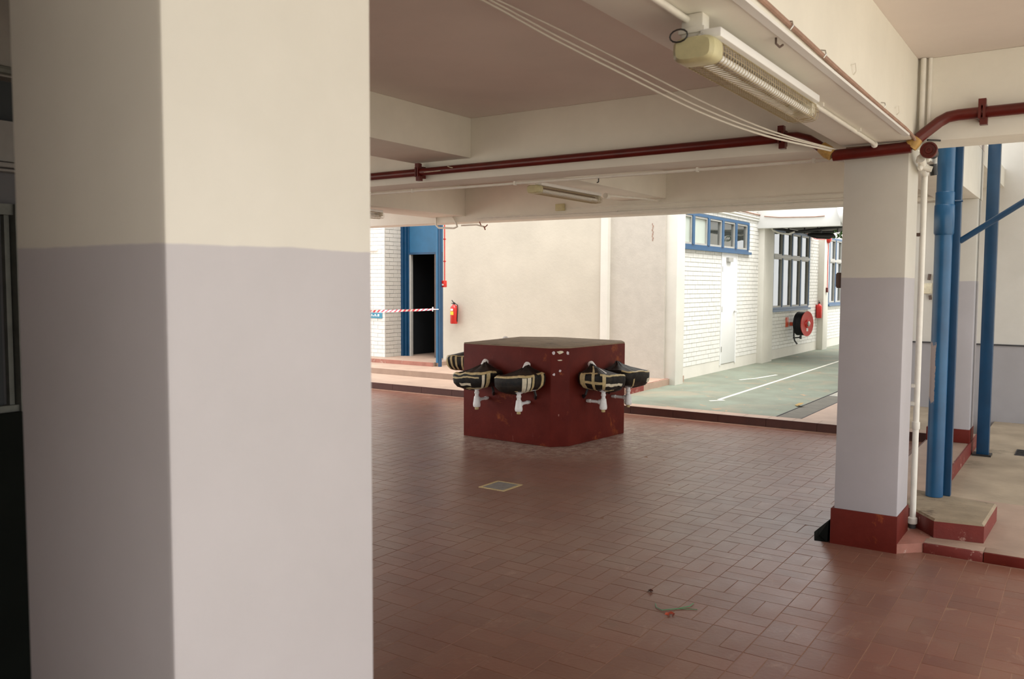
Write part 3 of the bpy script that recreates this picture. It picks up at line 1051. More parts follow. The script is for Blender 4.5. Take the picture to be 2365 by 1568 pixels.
# u for nrm (0,-1): u = (1, 0): angle 0 = right end, pi/2 = outward
rim = lambda a0, a1, mt='tape_tan': (a0, a1, .50, .62, mt)
hp = PI / 2
b1 = basin((-5.455, 7.589), (0.03, -1), 'black-wrapped washbasin left on the shaded face, with a pale tape label on its front', seed=3, side=1,
           tapes=[(.0, 2.9, .52, .61, 'tape_tan'), (1.0, 2.6, .42, .46, 'tape_tan'), (.74, .86, .12, .50, 'tape_pale'), (.50, .66, .12, .52, 'tape_tan'), (.70, 1.9, .10, .17, 'tape_tan'), (1.45, 2.05, .24, .31, 'tape_pale')])
b2 = basin((-4.90, 7.572), (0.03, -1), 'black-wrapped washbasin nearest the block corner, with a torn white tape end', seed=5, side=1,
           tapes=[(.45, 3.0, .52, .61, 'tape_tan'), (.62, .76, .12, .52, 'tape_pale'), (.80, 1.0, .12, .50, 'tape_pale'), (.45, .56, .12, .52, 'tape_tan'), (-.30, -.10, .08, .64, 'tape_tan'), (-.1, .50, .10, .18, 'pvc_white'),
                  (1.25, 1.42, .13, .19, 'tape_tan'), (-.45, .1, .60, .66, 'tape_tan')])
RN = Vector((.996, -.098))
K0 = Vector((-4.495, 7.715)); RD = Vector((.098, .996))
# lit face: angle 0 = far end, pi = end nearest the picture's left
b3 = basin(tuple(K0 + RD * .31 + RN * .004), tuple(RN), 'black-wrapped washbasin with crossed tan tape on the lit face', seed=8, side=-1,
           tapes=[(.3, 2.6, .52, .59, 'tape_tan'), (3.36, 3.62, .10, .62, 'tape_tan'), (2.86, 3.0, .12, .86, 'tape_tan'), (2.34, 2.50, .12, .58, 'tape_tan'), (2.5, 3.36, .33, .38, 'tape_tan'),
                  (1.1, 2.34, .28, .34, 'tape_pale'), (1.4, 2.3, .11, .16, 'tape_tan'), (2.0, 2.2, .70, .90, 'pvc_white'), (2.7, 3.5, .60, .65, 'tape_tan')])
b4 = basin(tuple(K0 + RD * .80 + RN * .004), tuple(RN), 'black-wrapped washbasin farthest along the lit face, small tape tab on its end', seed=12, side=-1, stub=False,
           tapes=[(.5, 2.8, .54, .61, 'tape_tan'), (.75, 1.05, .30, .38, 'tape_pale'), (2.1, 2.2, .10, .36, 'tape_tan')])
# narrow left side of the block: angle 0 = end towards the room
b5 = basin((-5.872, 8.10), (-.997, -.077), 'black-wrapped washbasin with tan tape bands behind the left corner', seed=15, side=1, trap=False, dp=.42, zc=.09,
           tapes=[(.52, .66, .12, .60, 'tape_tan'), (.26, .36, .12, .60, 'tape_tan'), (.02, .12, .12, .60, 'tape_tan'), (-.30, -.20, .12, .60, 'tape_tan'), (-.4, .7, .56, .60, 'tape_tan')])
cs = sub('pipe_cap', MB().lathe([(.035, 0), (.035, .05), (.03, .065), (.01, .075)], (-5.93, 8.62, .99), (-.1, 0, 1), 14), M['pvc_white'], blk, 'small white pipe cap at the back edge')

# floor inspection cover
dc = thing('inspection_cover', 'small grey square drain cover set in the red floor tiles', 'drain cover', (-4.07, 5.85, 0))
sub('cover_frame', MB().box((-4.20, 5.71, -.004), (-4.175, 5.99, .004)).box((-3.965, 5.71, -.004), (-3.94, 5.99, .004)).box((-4.175, 5.71, -.004), (-3.965, 5.73, .004)).box((-4.175, 5.97, -.004), (-3.965, 5.99, .004)), M['tape_tan'], dc)
sub('cover_plate', B((-4.175, 5.73, -.004), (-3.965, 5.97, .0025)), M['steel'], dc)

# ---- fire extinguishers and alarm points
def extinguisher(c, face, label, h=.36, r=.068, lab=True):
    """c = centre of the body, face = outward normal of the wall behind"""
    c = Vector(c); f = Vector(face)
    t = thing('fire_extinguisher', label, 'fire extinguisher', (c.x, c.y, c.z - h / 2), 'wall-hung fire extinguishers')
    b = c - Vector((0, 0, h / 2))
    sub('cylinder', MB().lathe([(r * .9, 0), (r, .012), (r, h * .78), (r * .85, h * .88), (r * .45, h * .95), (r * .34, h)], b, (0, 0, 1), 20), M['red_gloss'], t)
    top = b + Vector((0, 0, h))
    s = f.cross(Vector((0, 0, 1)))
    sub('valve', MB().lathe([(r * .3, 0), (r * .36, .015), (r * .3, .035)], top, (0, 0, 1), 12), M['black_metal'], t)
    sub('handle', MB().tube([top + Vector((0, 0, .02)) - s * .03, top + Vector((0, 0, .045)) + s * .02, top + Vector((0, 0, .075)) + s * .05], .009, seg=6).tube([top + Vector((0, 0, .01)) - s * .01, top + Vector((0, 0, .02)) + s * .06], .007, seg=6), M['black_metal'], t)
    sub('hose', MB().tube([top + Vector((0, 0, .02)) - s * .02, top - s * .085 + Vector((0, 0, -.01)), top - s * (r + .02) + Vector((0, 0, -.10)), b - s * (r + .008) + Vector((0, 0, .10)), b - s * (r + .008) + Vector((0, 0, .04))], .008, seg=6), M['black_rubber'], t)
    sub('wall_bracket', MB().obox(c - f * (r + .008) + Vector((0, 0, h * .3)), s, f, (0, 0, 1), (.025, .012, .05)), M['red_gloss'], t)
    if lab:
        def arc(z0, z1, a0, a1, mt, nm):
            k = 10
            vs = []
            for z in (z0, z1):
                for i in range(k + 1):
                    a = a0 + (a1 - a0) * i / k
                    d = f * math.cos(a) + s * math.sin(a)
                    vs.append(b + d * (r + .0015) + Vector((0, 0, z)))
            sub(nm, MB().add(vs, [(i, i + 1, k + 2 + i, k + 1 + i) for i in range(k)], None, True), M[mt], t)
        arc(h * .46, h * .64, -.5, .9, 'yellow_label', 'yellow_label')
        arc(h * .67, h * .78, -.4, .5, 'white_label', 'white_label')
    return t


extinguisher((-9.85, 12.61, 1.14), (0, -1, 0), 'red extinguisher on the cream wall right of the blue post')
extinguisher((XW + .09, 22.03, 1.07), (1, 0, 0), 'red extinguisher on the white wall right of the hose reel', lab=False)

ap = thing('alarm_call_point', 'red alarm call point on the cream wall with its red conduit', 'alarm', (-10.12, 12.10, 1.7))
# stands off the wall corner next to the post
sub('point_box', B((-9.83, 12.20, 1.64), (-9.745, 12.27, 1.76), .008), M['red_gloss'], ap)
sub('glass_label', B((-9.805, 12.196, 1.67), (-9.77, 12.201, 1.70)), M['white_label'], ap)
sub('conduit', MB().tube([(-9.785, 12.25, 1.76), (-9.785, 12.25, 4.0)], .011, seg=8), M['red_gloss'], ap)
for z in (2.1, 2.5):
    sub('pipe_clip', B((-9.803, 12.236, z), (-9.767, 12.268, z + .02)), M['red_gloss'], ap)

al = thing('alarm_bell', 'red alarm bell with a cable dropping to a call point beyond the hose reel', 'alarm', (XW + .2, 22.7, 2.89))
sub('bell_dome', MB().lathe([(.11, 0), (.115, .03), (.09, .065), (.03, .085)], (XW + .16, 22.40, 2.88), (1, -.3, 0), 18), M['red_gloss'], al)
sub('cable', MB().tube([(XW + .185, 22.40, 2.78), (XW + .175, 22.42, 2.2), (XW + .185, 22.40, 1.65)], .010, seg=6), M['red_gloss'], al)
sub('point_box', B((XW + .16, 22.34, 1.53), (XW + .21, 22.46, 1.65), .01), M['red_pipe'], al)
sub('feed_cable', MB().tube([(XW + .185, 22.40, 2.92), (XW + .16, 22.0, 2.84), (XW + .06, 21.6, 2.84), (XW + .06, 20.9, 2.93)], .010, seg=6), M['red_gloss'], al)

# ---- hose reel
hr = thing('fire_hose_reel', 'red fire hose reel with black hose under the tall window', 'hose reel', (XW, 20.0, .55))
hc = Vector((XW + .27, 19.95, .83))
ha = Vector((.975, -.22, 0)).normalized()
sub('reel_disc', MB().lathe([(.02, .085), (.27, .085), (.285, .10), (.285, .112), (.26, .108), (.10, .112), (.09, .135), (.02, .137)], hc, ha, 36), M['red_gloss'], hr)
sub('reel_disc', MB().lathe([(.02, -.09), (.27, -.09), (.275, -.10), (.02, -.10)], hc, ha, 36), M['black_metal'], hr)
hs = MB()
hu = ha.cross(Vector((0, 0, 1))).normalized()
for j in range(6):
    for rad in (.255, .235):
        hs.tube([hc + ha * (-.075 + j * .031) + (hu * math.cos(2 * PI * i / 30) + Vector((0, 0, 1)) * math.sin(2 * PI * i / 30)) * rad for i in range(30)], .0155, seg=7, closed=True)
sub('hose', hs, M['black_rubber'], hr)
sub('reel_drum', MB().lathe([(.20, -.09), (.20, .085)], hc, ha, 24), M['black_metal'], hr)
sub('hub', MB().lathe([(.055, .13), (.06, .15), (.03, .165)], hc, ha, 16), M['chrome'], hr)
sub('instruction_label', MB().obox(hc + ha * .1135 + Vector((0, 0, -.125)), hu, ha, (0, 0, 1), (.04, .0015, .045)), M['white_label'], hr)
sub('wall_bracket', MB().obox(hc - ha * .13, ha, hu, (0, 0, 1), (.05, .03, .03)), M['orange_red'], hr)
sub('wall_plate', B((XW + .006, 19.50, .76), (XW + .03, 19.66, .98)), M['orange_red'], hr)
sub('bracket_arm', B((XW + .006, 19.82, .78), (XW + .14, 19.90, .86)), M['orange_red'], hr)
sub('valve', MB().tube([(XW + .10, 19.86, .80), (XW + .10, 19.86, .55), (XW + .12, 19.86, .44), (XW + .18, 19.86, .36)], .018, seg=8).tube([(XW + .08, 19.86, .50), (XW + .24, 19.92, .52)], .014, seg=6).box((XW + .22, 19.89, .48), (XW + .26, 19.95, .56)), M['black_metal'], hr)

# ---- barrier tape and blue sign, bar
tp = MB()
a, b = Vector((-13.2, 12.09, 1.16)), Vector((-9.92, 12.085, 1.235))
NS = 60
for i in range(NS):
    p, q = a.lerp(b, i / NS), a.lerp(b, (i + 1) / NS)
    sag = lambda s: -.03 * math.sin(PI * s)
    p.z += sag(i / NS); q.z += sag((i + 1) / NS)
    tw, tw2 = .6 * math.sin(i * .35), .6 * math.sin((i + 1) * .35)
    wdt = .032 * (1 - .35 * i / NS)
    h1 = Vector((0, math.sin(tw), math.cos(tw))) * wdt
    h2 = Vector((0, math.sin(tw2), math.cos(tw2))) * wdt
    sk = (b - a).normalized() * .03
    tp.add([p - h1 - sk, q - h2 - sk, q + h2 + sk, p + h1 + sk], [(0, 1, 2, 3)], M['tape_red'] if (i // 1) % 2 else M['tape_white'], True)
bt = obj('barrier_tape', tp, label='red and white barrier tape stretched across the doorway', cat='tape')
obj('tape_knot', MB().tube([(-9.93, 12.088, 1.20), (-9.93, 12.088, 1.28)], .012, seg=6).tube([(-9.93, 12.088, 1.235), (-9.80, 12.09, 1.24)], .010, seg=6), M['tape_white'], bt)
sg = thing('wall_sign', 'small blue sign on the white brick wall below the barrier tape', 'sign', (-11.55, 12.43, 1.07))
sub('sign_plate', B((-11.85, 12.425, 1.02), (-11.49, 12.437, 1.13)), M['sign_blue'], sg)
for k, (xx, ww) in enumerate([(-11.82, .035), (-11.765, .02), (-11.73, .035), (-11.68, .03), (-11.635, .02), (-11.60, .04)]):
    sub('lettering', B((xx, 12.423, 1.058), (xx + ww, 12.4255, 1.062 + .03 * (k % 2 + .4))), M['white_label'], sg)
obj('wall_rail', B((-12.4, 12.40, 2.34), (-11.60, 12.43, 2.365)), M['white_pipe'], label='thin white bar on the brick wall left of the doorway', cat='rail')

# ---- red fire main
rm = thing('fire_main_pipe', 'dark red fire main running along the beam and around the column', 'pipe', (-1.2, 5.7, 2.6))
YP = 5.735
path = [(-9.6, YP, 2.655), (-5.4, YP, 2.66), (-3.0, YP, 2.665), (-1.80, YP, 2.67)]
arc_ = [(-1.72, YP, 2.672), (-1.64, YP - .005, 2.668), (-1.56, YP - .02, 2.64), (-1.50, YP - .03, 2.60), (-1.45, YP - .035, 2.56), (-1.41, YP - .035, 2.54)]
sub('pipe_run', MB().tube(path + arc_, .0325, seg=16), M['red_pipe'], rm)
sub('pipe_run', MB().tube([(-1.40, YP - .035, 2.525), (-1.2, YP - .035, 2.53), (-.945, YP - .035, 2.54)], .036, seg=16), M['red_pipe'], rm)
sub('pipe_run', MB().tube([(-.945, YP - .03, 2.555), (-.90, YP - .02, 2.60), (-.80, YP - .01, 2.68), (-.755, YP, 2.705), (-.70, YP, 2.712), (-.36, YP, 2.715), (1.75, YP, 2.735)], .0335, seg=16), M['red_pipe'], rm)
sub('joint_tape', MB().tube([(-1.475, YP - .034, 2.585), (-1.435, YP - .036, 2.55), (-1.405, YP - .036, 2.53)], [.037, .043, .039], seg=14), M['ptfe'], rm, 'ochre sealing tape')
sub('joint_tape', MB().tube([(-.953, YP - .032, 2.540), (-.935, YP - .030, 2.565), (-.915, YP - .025, 2.59)], [.038, .041, .037], seg=14), M['ptfe'], rm, 'ochre sealing tape')
for xx, zz in ((-4.86, 2.66), (-1.74, 2.672), (-.575, 2.713)):
    g_ = MB()
    for sx in (-.020, .020):
        g_.obox((xx + sx * .6, YP, zz), (1, 0, 0), (0, 1, 0), (0, 0, 1), (.007, .040, .040))
    g_.obox((xx, YP - .012, zz + .055), (1, 0, 0), (0, 1, 0), (0, 0, 1), (.020, .022, .020)).obox((xx + .01, YP - .012, zz - .055), (1, 0, 0), (0, 1, 0), (0, 0, 1), (.020, .022, .020))
    g_.tube([(xx, YP - .012, zz - .075), (xx, YP - .012, zz + .075)], .007, seg=8)
    g_.obox((xx, YP + .045, zz), (1, 0, 0), (0, 1, 0), (0, 0, 1), (.018, .020, .05))
    sub('pipe_clamp', g_, M['red_pipe'], rm)
sub('paint_chip', MB().tube([(-4.53, YP - .0215, 2.685), (-4.50, YP - .0300, 2.675), (-4.47, YP - .0315, 2.669)], .004, seg=5).tube([(-4.78, YP - .0325, 2.652), (-4.60, YP - .0325, 2.653)], .0025, seg=5), M['tape_pale'], rm, 'pale chips in the red paint')
# capped tee
cap = thing('sprinkler_cap', 'round red capped outlet beside the top of the column', 'pipe cap', (-.85, 5.72, 2.52))
sub('cap_face', MB().lathe([(.036, 0), (.048, .004), (.050, .03), (.046, .036), (.040, .036), (.038, .028), (.022, .028), (.020, .034), (.008, .034), (.006, .03)], (-.855, 5.77, 2.520), (0, -1, 0), 24), M['red_pipe'], cap)
sub('cap_pipe', MB().lathe([(.030, 0), (.030, .16)], (-.855, 5.93, 2.520), (0, -1, 0), 16), M['black_rubber'], cap)
sub('wall_rod', MB().tube([(-.80, 5.79, 2.578), (-.86, 5.72, 2.577)], .006, seg=6), M['black_metal'], cap)

# ---- tall white conduit beside the column
wp = thing('white_standpipe', 'slim white standpipe rising behind the right side of the column', 'pipe', (-.955, 6.30, .06))
wx, wy = -.951, 6.262
sub('pipe_run', MB().tube([(wx, wy, .085), (wx, wy, 2.50)], .0195, seg=12), M['white_pipe'], wp)
sub('pipe_collar', MB().lathe([(.024, .09), (.030, .095), (.030, .13), (.023, .137)], (wx, wy, 0), (0, 0, 1), 12), M['white_pipe'], wp)
sub('pipe_foot', MB().lathe([(.022, .061), (.020, .09)], (wx, wy, 0), (0, 0, 1), 12), M['dark_grey'], wp)
sub('pipe_collar', MB().lathe([(.020, .735), (.025, .742), (.025, .785), (.020, .79)], (wx, wy, 0), (0, 0, 1), 12), M['white_pipe'], wp)
for z in (2.03, 1.02, .90):
    sub('pipe_clip', B((-.985, wy - .022, z), (wx - .012, wy + .022, z + .022)), M['box_brown' if z > 2 else 'white_pipe'], wp)
tj = thing('pipe_tee', 'whitewashed pipe junction smeared with sealant beside the column top', 'pipe fitting', (-.93, 6.0, 2.45))
rj = random.Random(2)
jm = MB()
jm.tube([(-.915, 5.86, 2.49), (-.93, 6.05, 2.46), (wx, wy, 2.44)], .026, seg=10)
for k in range(7):
    c = Vector((-.925 + rj.uniform(-.025, .03), 5.86 + rj.uniform(0, .2), 2.485 + rj.uniform(-.05, .035)))
    jm.lathe([(.004, -.016), (.014, -.010), (.018, 0), (.012, .012), (.003, .016)], c, (rj.uniform(-1, 1), rj.uniform(-1, 1), rj.uniform(-1, 1)), 8)
sub('fitting_body', jm, M['white_pipe'], tj)
sub('side_outlet', MB().tube([(-.925, 5.98, 2.455), (-.885, 6.0, 2.44), (-.87, 6.0, 2.435)], .018, seg=10), M['white_pipe'], tj)
sub('outlet_sleeve', MB().tube([(-.868, 6.02, 2.47), (-.862, 6.03, 2.40)], .022, seg=10), M['black_rubber'], tj)

# ---- conduit in the corner between beams
cc_ = obj('corner_conduit', MB().tube([(-.905, 5.775, 2.60), (-.905, 5.775, CE - .003)], .016, seg=10).tube([(-.868, 5.785, 2.62), (-.868, 5.785, CE - .003)], .011, seg=8), M['white_pipe'],
          label='pair of white conduits running up the corner of the two beams', cat='conduit')

# ---- conduits on the main beam
sc1 = thing('beam_conduit', 'white conduit along the underside of the main beam', 'conduit', (-1.13, 4, 2.565))
sub('conduit_run', MB().tube([(-1.13, -3.4, 2.563), (-1.13, 2.5, 2.563), (-1.137, 4.0, 2.562), (-1.14, 5.55, 2.565), (-1.145, 5.70, 2.56)], .0115, seg=10), M['white_pipe'], sc1)
sub('conduit_end', MB().lathe([(.012, 0), (.02, .012), (.016, .03)], (-1.142, 5.62, 2.562), (0, 1, 0), 10), M['white_pipe'], sc1)
for y in (1.6, 3.4, 4.3, 5.1):
    sub('pipe_clip', B((-1.165, y, 2.563), (-1.11, y + .02, 2.58)), M['white_pipe'], sc1)
sc2 = thing('beam_edge_conduit', 'brown conduit along the lit side of the main beam', 'conduit', (-.92, 4, 2.6))
sub('conduit_run', MB().tube([(-.924, -3.4, 2.635), (-.924, 2.6, 2.625), (-.924, 3.1, 2.618), (-.924, 3.8, 2.606), (-.924, 4.6, 2.600), (-.924, 5.35, 2.600), (-.918, 5.60, 2.585), (-.925, 5.70, 2.575)], .0095, seg=8), M['dull_brown'], sc2)  # brown along the whole run
sub('edge_highlight', MB().box((-.948, -3.4, 2.569), (-.915, 5.45, 2.582)), M['door_white'], sc2, 'white strip drawing the lit beam edge')  # white strip paints the highlight along the lower beam edge
for y in (3.10, 3.55, 4.72):
    sub('conduit_hook', MB().tube([(-.932, y, 2.632), (-.914, y, 2.628), (-.910, y, 2.612), (-.920, y, 2.600)], .0028, seg=6), M['chrome'], sc2)
for k, (y, z) in enumerate([(4.07, 2.68), (5.10, 2.67), (4.3, 2.70)]):
    if k < 2:
        obj('wall_hook', MB().tube([(-.934, y, z), (-.918, y + .01, z + .01), (-.918, y + .03, z - .02), (-.932, y + .045, z - .03)], .003, seg=6), M['white_pipe'],
            label=['small bent hook on the lit side of the beam above the lamp', 'small bent hook on the beam side close to the column'][k], cat='hook')
obj('soffit_hook', MB().tube([(-.97, 3.10, 2.58), (-.97, 3.10, 2.56), (-.965, 3.13, 2.553), (-.96, 3.15, 2.565)], .004, seg=6), M['box_brown'],
    label='small brown hook under the main beam beside the lamp', cat='hook')
# rubble line where beam meets column
dl = obj('sealant_smear', MB().tube([(-1.34, 5.775, 2.575), (-1.2, 5.78, 2.572), (-1.05, 5.775, 2.576), (-.95, 5.78, 2.572)], [.008, .012, .006, .010], seg=6), M['dull_brown'],
         label='grimy sealant line where the main beam meets the column', cat='sealant')

# ---- drooping cables
def smooth(P, n=5):
    P = [Vector(p) for p in P]
    Q = [P[0]] + P + [P[-1]]
    out = []
    for a, b, c, d in zip(Q[:-3], Q[1:-2], Q[2:-1], Q[3:]):
        for k in range(n):
            t = k / n
            out.append(.5 * ((2 * b) + (c - a) * t + (2 * a - 5 * b + 4 * c - d) * t * t + (3 * b - a - 3 * c + d) * t ** 3))
    return out + [P[-1]]


cables = [
    ('uppermost', .0048, [(-2.445, 2.70, 3.077), (-2.264, 3.217, 2.973), (-2.137, 3.575, 2.902), (-1.973, 4.035, 2.802), (-1.784, 4.568, 2.688), (-1.605, 5.072, 2.607), (-1.409, 5.626, 2.566), (-1.372, 5.73, 2.562)]),
    ('middle one', .0050, [(-2.47, 2.67, 3.077), (-2.285, 3.187, 2.969), (-2.161, 3.536, 2.881), (-2.01, 3.962, 2.787), (-1.807, 4.533, 2.665), (-1.624, 5.05, 2.595), (-1.41, 5.645, 2.564), (-1.375, 5.742, 2.550)]),
    ('lowest', .0062, [(-2.50, 2.62, 3.077), (-2.300, 3.160, 2.960), (-2.175, 3.511, 2.868), (-2.025, 3.934, 2.770), (-1.821, 4.51, 2.645), (-1.633, 5.036, 2.578), (-1.412, 5.650, 2.552), (-1.378, 5.75, 2.538)])]
for nm_, rad_, pts_ in cables:
    obj('hanging_cable', MB().tube(smooth(pts_), rad_, seg=7), M['white_pipe'], label=nm_ + ' of the three white cables drooping to the column',
        cat='cable', group='cables drooping to the column')


# ---- fluorescent lamps in wire guards
def lamp(loc, L, label, rot=0., cage=True, two=True):
    """batten lamp along +y from loc (near end), hanging under its tray"""
    root = thing('guarded_batten_lamp', label, 'lamp', loc, 'caged fluorescent battens')
    W, H = .072, .040
    x, y, z = loc

    def rr(h, w_, hh, k=20):
        out = []
        for i in range(k):
            a = 2 * PI * i / k
            ex = .55
            out.append((math.copysign(abs(math.cos(a)) ** ex, math.cos(a)) * w_, math.copysign(abs(math.sin(a)) ** ex, math.sin(a)) * hh))
        return out
    # end housing
    def housing(y0, y1, w_, hh, mt, nm):
        vs, fs = [], []
        K = 20
        lv = [(y0, .80), (y0 + .012, .97), (y0 + .03, 1.0), (y1 - .01, 1.0), (y1, .97)]
        for (yy, s) in lv:
            for a, b in rr(0, w_ * s, hh * s):
                vs.append((x + a, yy, z + b))
        for j in range(len(lv) - 1):
            for i in range(K):
                fs.append((j * K + i, j * K + (i + 1) % K, (j + 1) * K + (i + 1) % K, (j + 1) * K + i))
        fs += [tuple(range(K))[::-1], tuple((len(lv) - 1) * K + i for i in range(K))]
        sub(nm, MB().add(vs, fs, None, True), mt, root)
    housing(y, y + .085, W, H * 1.02, M['yellowed'], 'end_housing')
    sub('gear_tray', B((x + .005, y + .05, z + .038), (x + .075, y + L - .03, z + .068), .004), M['door_white'], root)
    sub('tray_bracket', B((x + .045, y + L - .04, z - .005), (x + .052, y + L - .01, z + .06)), M['ivory'], root)
    tubes = [(-.036, -.002), (.030, -.002)]
    sub('shaded_gap_strip', B((x - .012, y + .085, z + .020), (x + .012, y + L - .06, z + .026)), M['gap_shade'], root)  # brown strip draws the shaded gap between the tubes
    for dx, dz in tubes:
        sub('fluorescent_tube', MB().tube([(x + dx, y + .07, z + dz), (x + dx, y + L - .075, z + dz)], .013, seg=12), M['tube_glass'], root)
        sub('tube_cap', MB().tube([(x + dx, y + L - .075, z + dz), (x + dx, y + L - .050, z + dz)], .014, seg=10), M['ivory'], root)
    sub('tube_holder', B((x - .055, y + L - .055, z - .018), (x + .050, y + L - .040, z + .040)), M['ivory'], root)
    if cage:
        cg = MB()
        nr = int((L - .09) / .025)
        for k in range(nr):
            yy = y + .088 + k * .025
            s = 1.0
            e = (y + L) - yy
            if e < .05:
                s = .9
            cg.tube([(x + a * s, yy, z + b * s) for a, b in rr(0, W * .97, H * .98, 16)], .0015, seg=4, closed=True)
        for a, b in rr(0, W * .97, H * .98, 8):
            cg.tube([(x + a, y + .085, z + b), (x + a, y + L - .02, z + b), (x + a * .6, y + L + .004, z + b * .6)], .0013, seg=4)
        for s in (.9, .72, .5):
            cg.tube([(x + a * s, y + L + (1 - s) * .008, z + b * s) for a, b in rr(0, W * .97, H * .98, 16)], .0013, seg=4, closed=True)
        g = sub('wire_guard', cg, M['cage'], root)
    return root


L1 = lamp((-1.085, 2.615, 2.452), 1.27, 'caged fluorescent batten under the main beam, nearest lamp')
hb = thing('lamp_bracket', 'whitewashed bracket holding the nearest lamp to the beam', 'bracket', (-1.10, 2.70, 2.53))
sub('bracket_block', MB().box((-1.150, 2.675, 2.500), (-1.075, 2.735, 2.58), None, .006).box((-1.158, 2.668, 2.515), (-1.067, 2.742, 2.535), None, .004), M['white_pipe'], hb)
sub('wire_loop', MB().tube([(-1.128 + .030 * math.cos(i * PI / 7), 2.607, 2.494 + .020 * math.sin(i * PI / 7)) for i in range(14)], .0028, seg=7, closed=True), M['black_metal'], hb)
sub('wire_loop', MB().tube([(-1.10, 2.68, 2.505), (-1.09, 2.65, 2.495), (-1.075, 2.64, 2.495), (-1.068, 2.66, 2.505)], .003, seg=7), M['chrome'], hb)
sub('tray_hook', MB().tube([(-1.07, 2.70, 2.51), (-1.062, 2.68, 2.50), (-1.06, 2.67, 2.51)], .005, seg=7), M['yellowed'], hb)
L2 = lamp((-4.50, 6.98, 2.615), 1.30, 'caged batten lamp in the far bay, seen below the red pipe')
c2 = thing('lamp_conduit', 'white conduit leading from the second lamp to the far beam', 'conduit', (-4.4, 8.6, 2.6))
sub('conduit_box', MB().tube([(-4.425, 8.33, 2.665), (-4.425, 8.40, 2.665)], .03, seg=12), M['white_pipe'], c2)
sub('conduit_run', MB().tube([(-4.425, 8.40, 2.675), (-4.425, 9.3, 2.715), (-4.44, 9.74, 2.725)], .012, seg=8), M['white_pipe'], c2)
L3 = lamp((-7.56, 6.90, 2.56), 1.26, 'caged batten lamp cut off by the near column, its end showing left')
c3 = thing('ceiling_conduit', 'white conduit loop at the far beam above the blue doorway', 'conduit', (-7.7, 9.6, 2.7))
sub('conduit_run', MB().tube([(-9.3, 9.735, 2.885), (-8.5, 9.735, 2.80), (-7.75, 9.735, 2.705), (-7.66, 9.735, 2.70), (-7.56, 9.73, 2.56), (-7.54, 9.73, 2.515), (-7.60, 9.73, 2.495), (-7.88, 9.73, 2.51), (-7.93, 9.735, 2.55), (-7.94, 9.74, 2.72)], .014, seg=10), M['white_pipe'], c3)
c4 = thing('ceiling_conduit', 'pair of thin conduits dropping down the corner of the secondary beam', 'conduit', (-7.5, 9.7, 2.8))
sub('conduit_run', MB().tube([(-7.50, 9.742, CE - .01), (-7.50, 9.742, 2.77), (-7.53, 9.742, 2.745), (-7.75, 9.742, 2.75), (-9.3, 9.742, 2.94)], .0095, seg=8), M['white_pipe'], c4)
sub('conduit_run', MB().tube([(-7.455, 9.742, CE - .01), (-7.455, 9.742, 2.72), (-7.50, 9.742, 2.69)], .0095, seg=8), M['white_pipe'], c4)
c5 = thing('soffit_conduit', 'white conduit along the back edge of the red pipe beam', 'conduit', (-3, 6.12, 2.57))
sub('conduit_run', MB().tube([(-9.6, 6.152, 2.563), (-1.50, 6.152, 2.563), (-1.40, 6.16, 2.54), (-1.37, 6.2, 2.50)], .0115, seg=8), M['white_pipe'], c5)
for xx in (-5.3, -4.15, -2.5, -1.65):
    sub('pipe_clip', MB().box((xx, 6.136, 2.548), (xx + .016, 6.166, 2.580)), M['white_pipe'], c5)
sub('pipe_hook', MB().tube([(-3.33, 6.15, 2.565), (-3.33, 6.15, 2.525), (-3.345, 6.15, 2.52)], .005, seg=6), M['black_metal'], c5)
c6 = thing('far_beam_trunking', 'thin white trunking lines along the face of the far beam', 'conduit', (-4, 9.75, 2.65))
for z, x0_ in ((2.605, -7.2), (2.632, -5.0), (2.690, -5.75)):
    sub('trunking', B((x0_, 9.738, z), (-1.39, 9.7595, z + .012)), M['white_pipe'], c6)
sub('trunking', B((-7.2, 9.738, 2.620), (-5.0, 9.7595, 2.634)), M['white_pipe'], c6)
jb = thing('junction_box', 'small yellowed junction box on the far beam', 'junction box', (-5.83, 9.74, 2.70))
sub('box_body', B((-5.90, 9.71, 2.665), (-5.775, 9.759, 2.755), .006), M['yellowed'], jb)
sub('box_lid', B((-5.89, 9.704, 2.675), (-5.785, 9.711, 2.745), .002), M['yellowed'], jb)
fr = thing('frayed_bracket', 'broken bracket with rusty bits hanging under the far beam', 'bracket', (-7.2, 9.8, 2.55))
sub('bracket_arm', MB().tube([(-7.52, 9.80, 2.535), (-7.25, 9.80, 2.535), (-7.12, 9.80, 2.505)], .011, seg=7), M['white_pipe'], fr)
sub('bracket_claw', MB().tube([(-7.20, 9.80, 2.575), (-7.17, 9.80, 2.52), (-7.10, 9.80, 2.50), (-7.06, 9.80, 2.53)], .008, seg=6).tube([(-7.12, 9.80, 2.505), (-7.10, 9.80, 2.46)], .009, seg=6), M['pale_red'], fr)

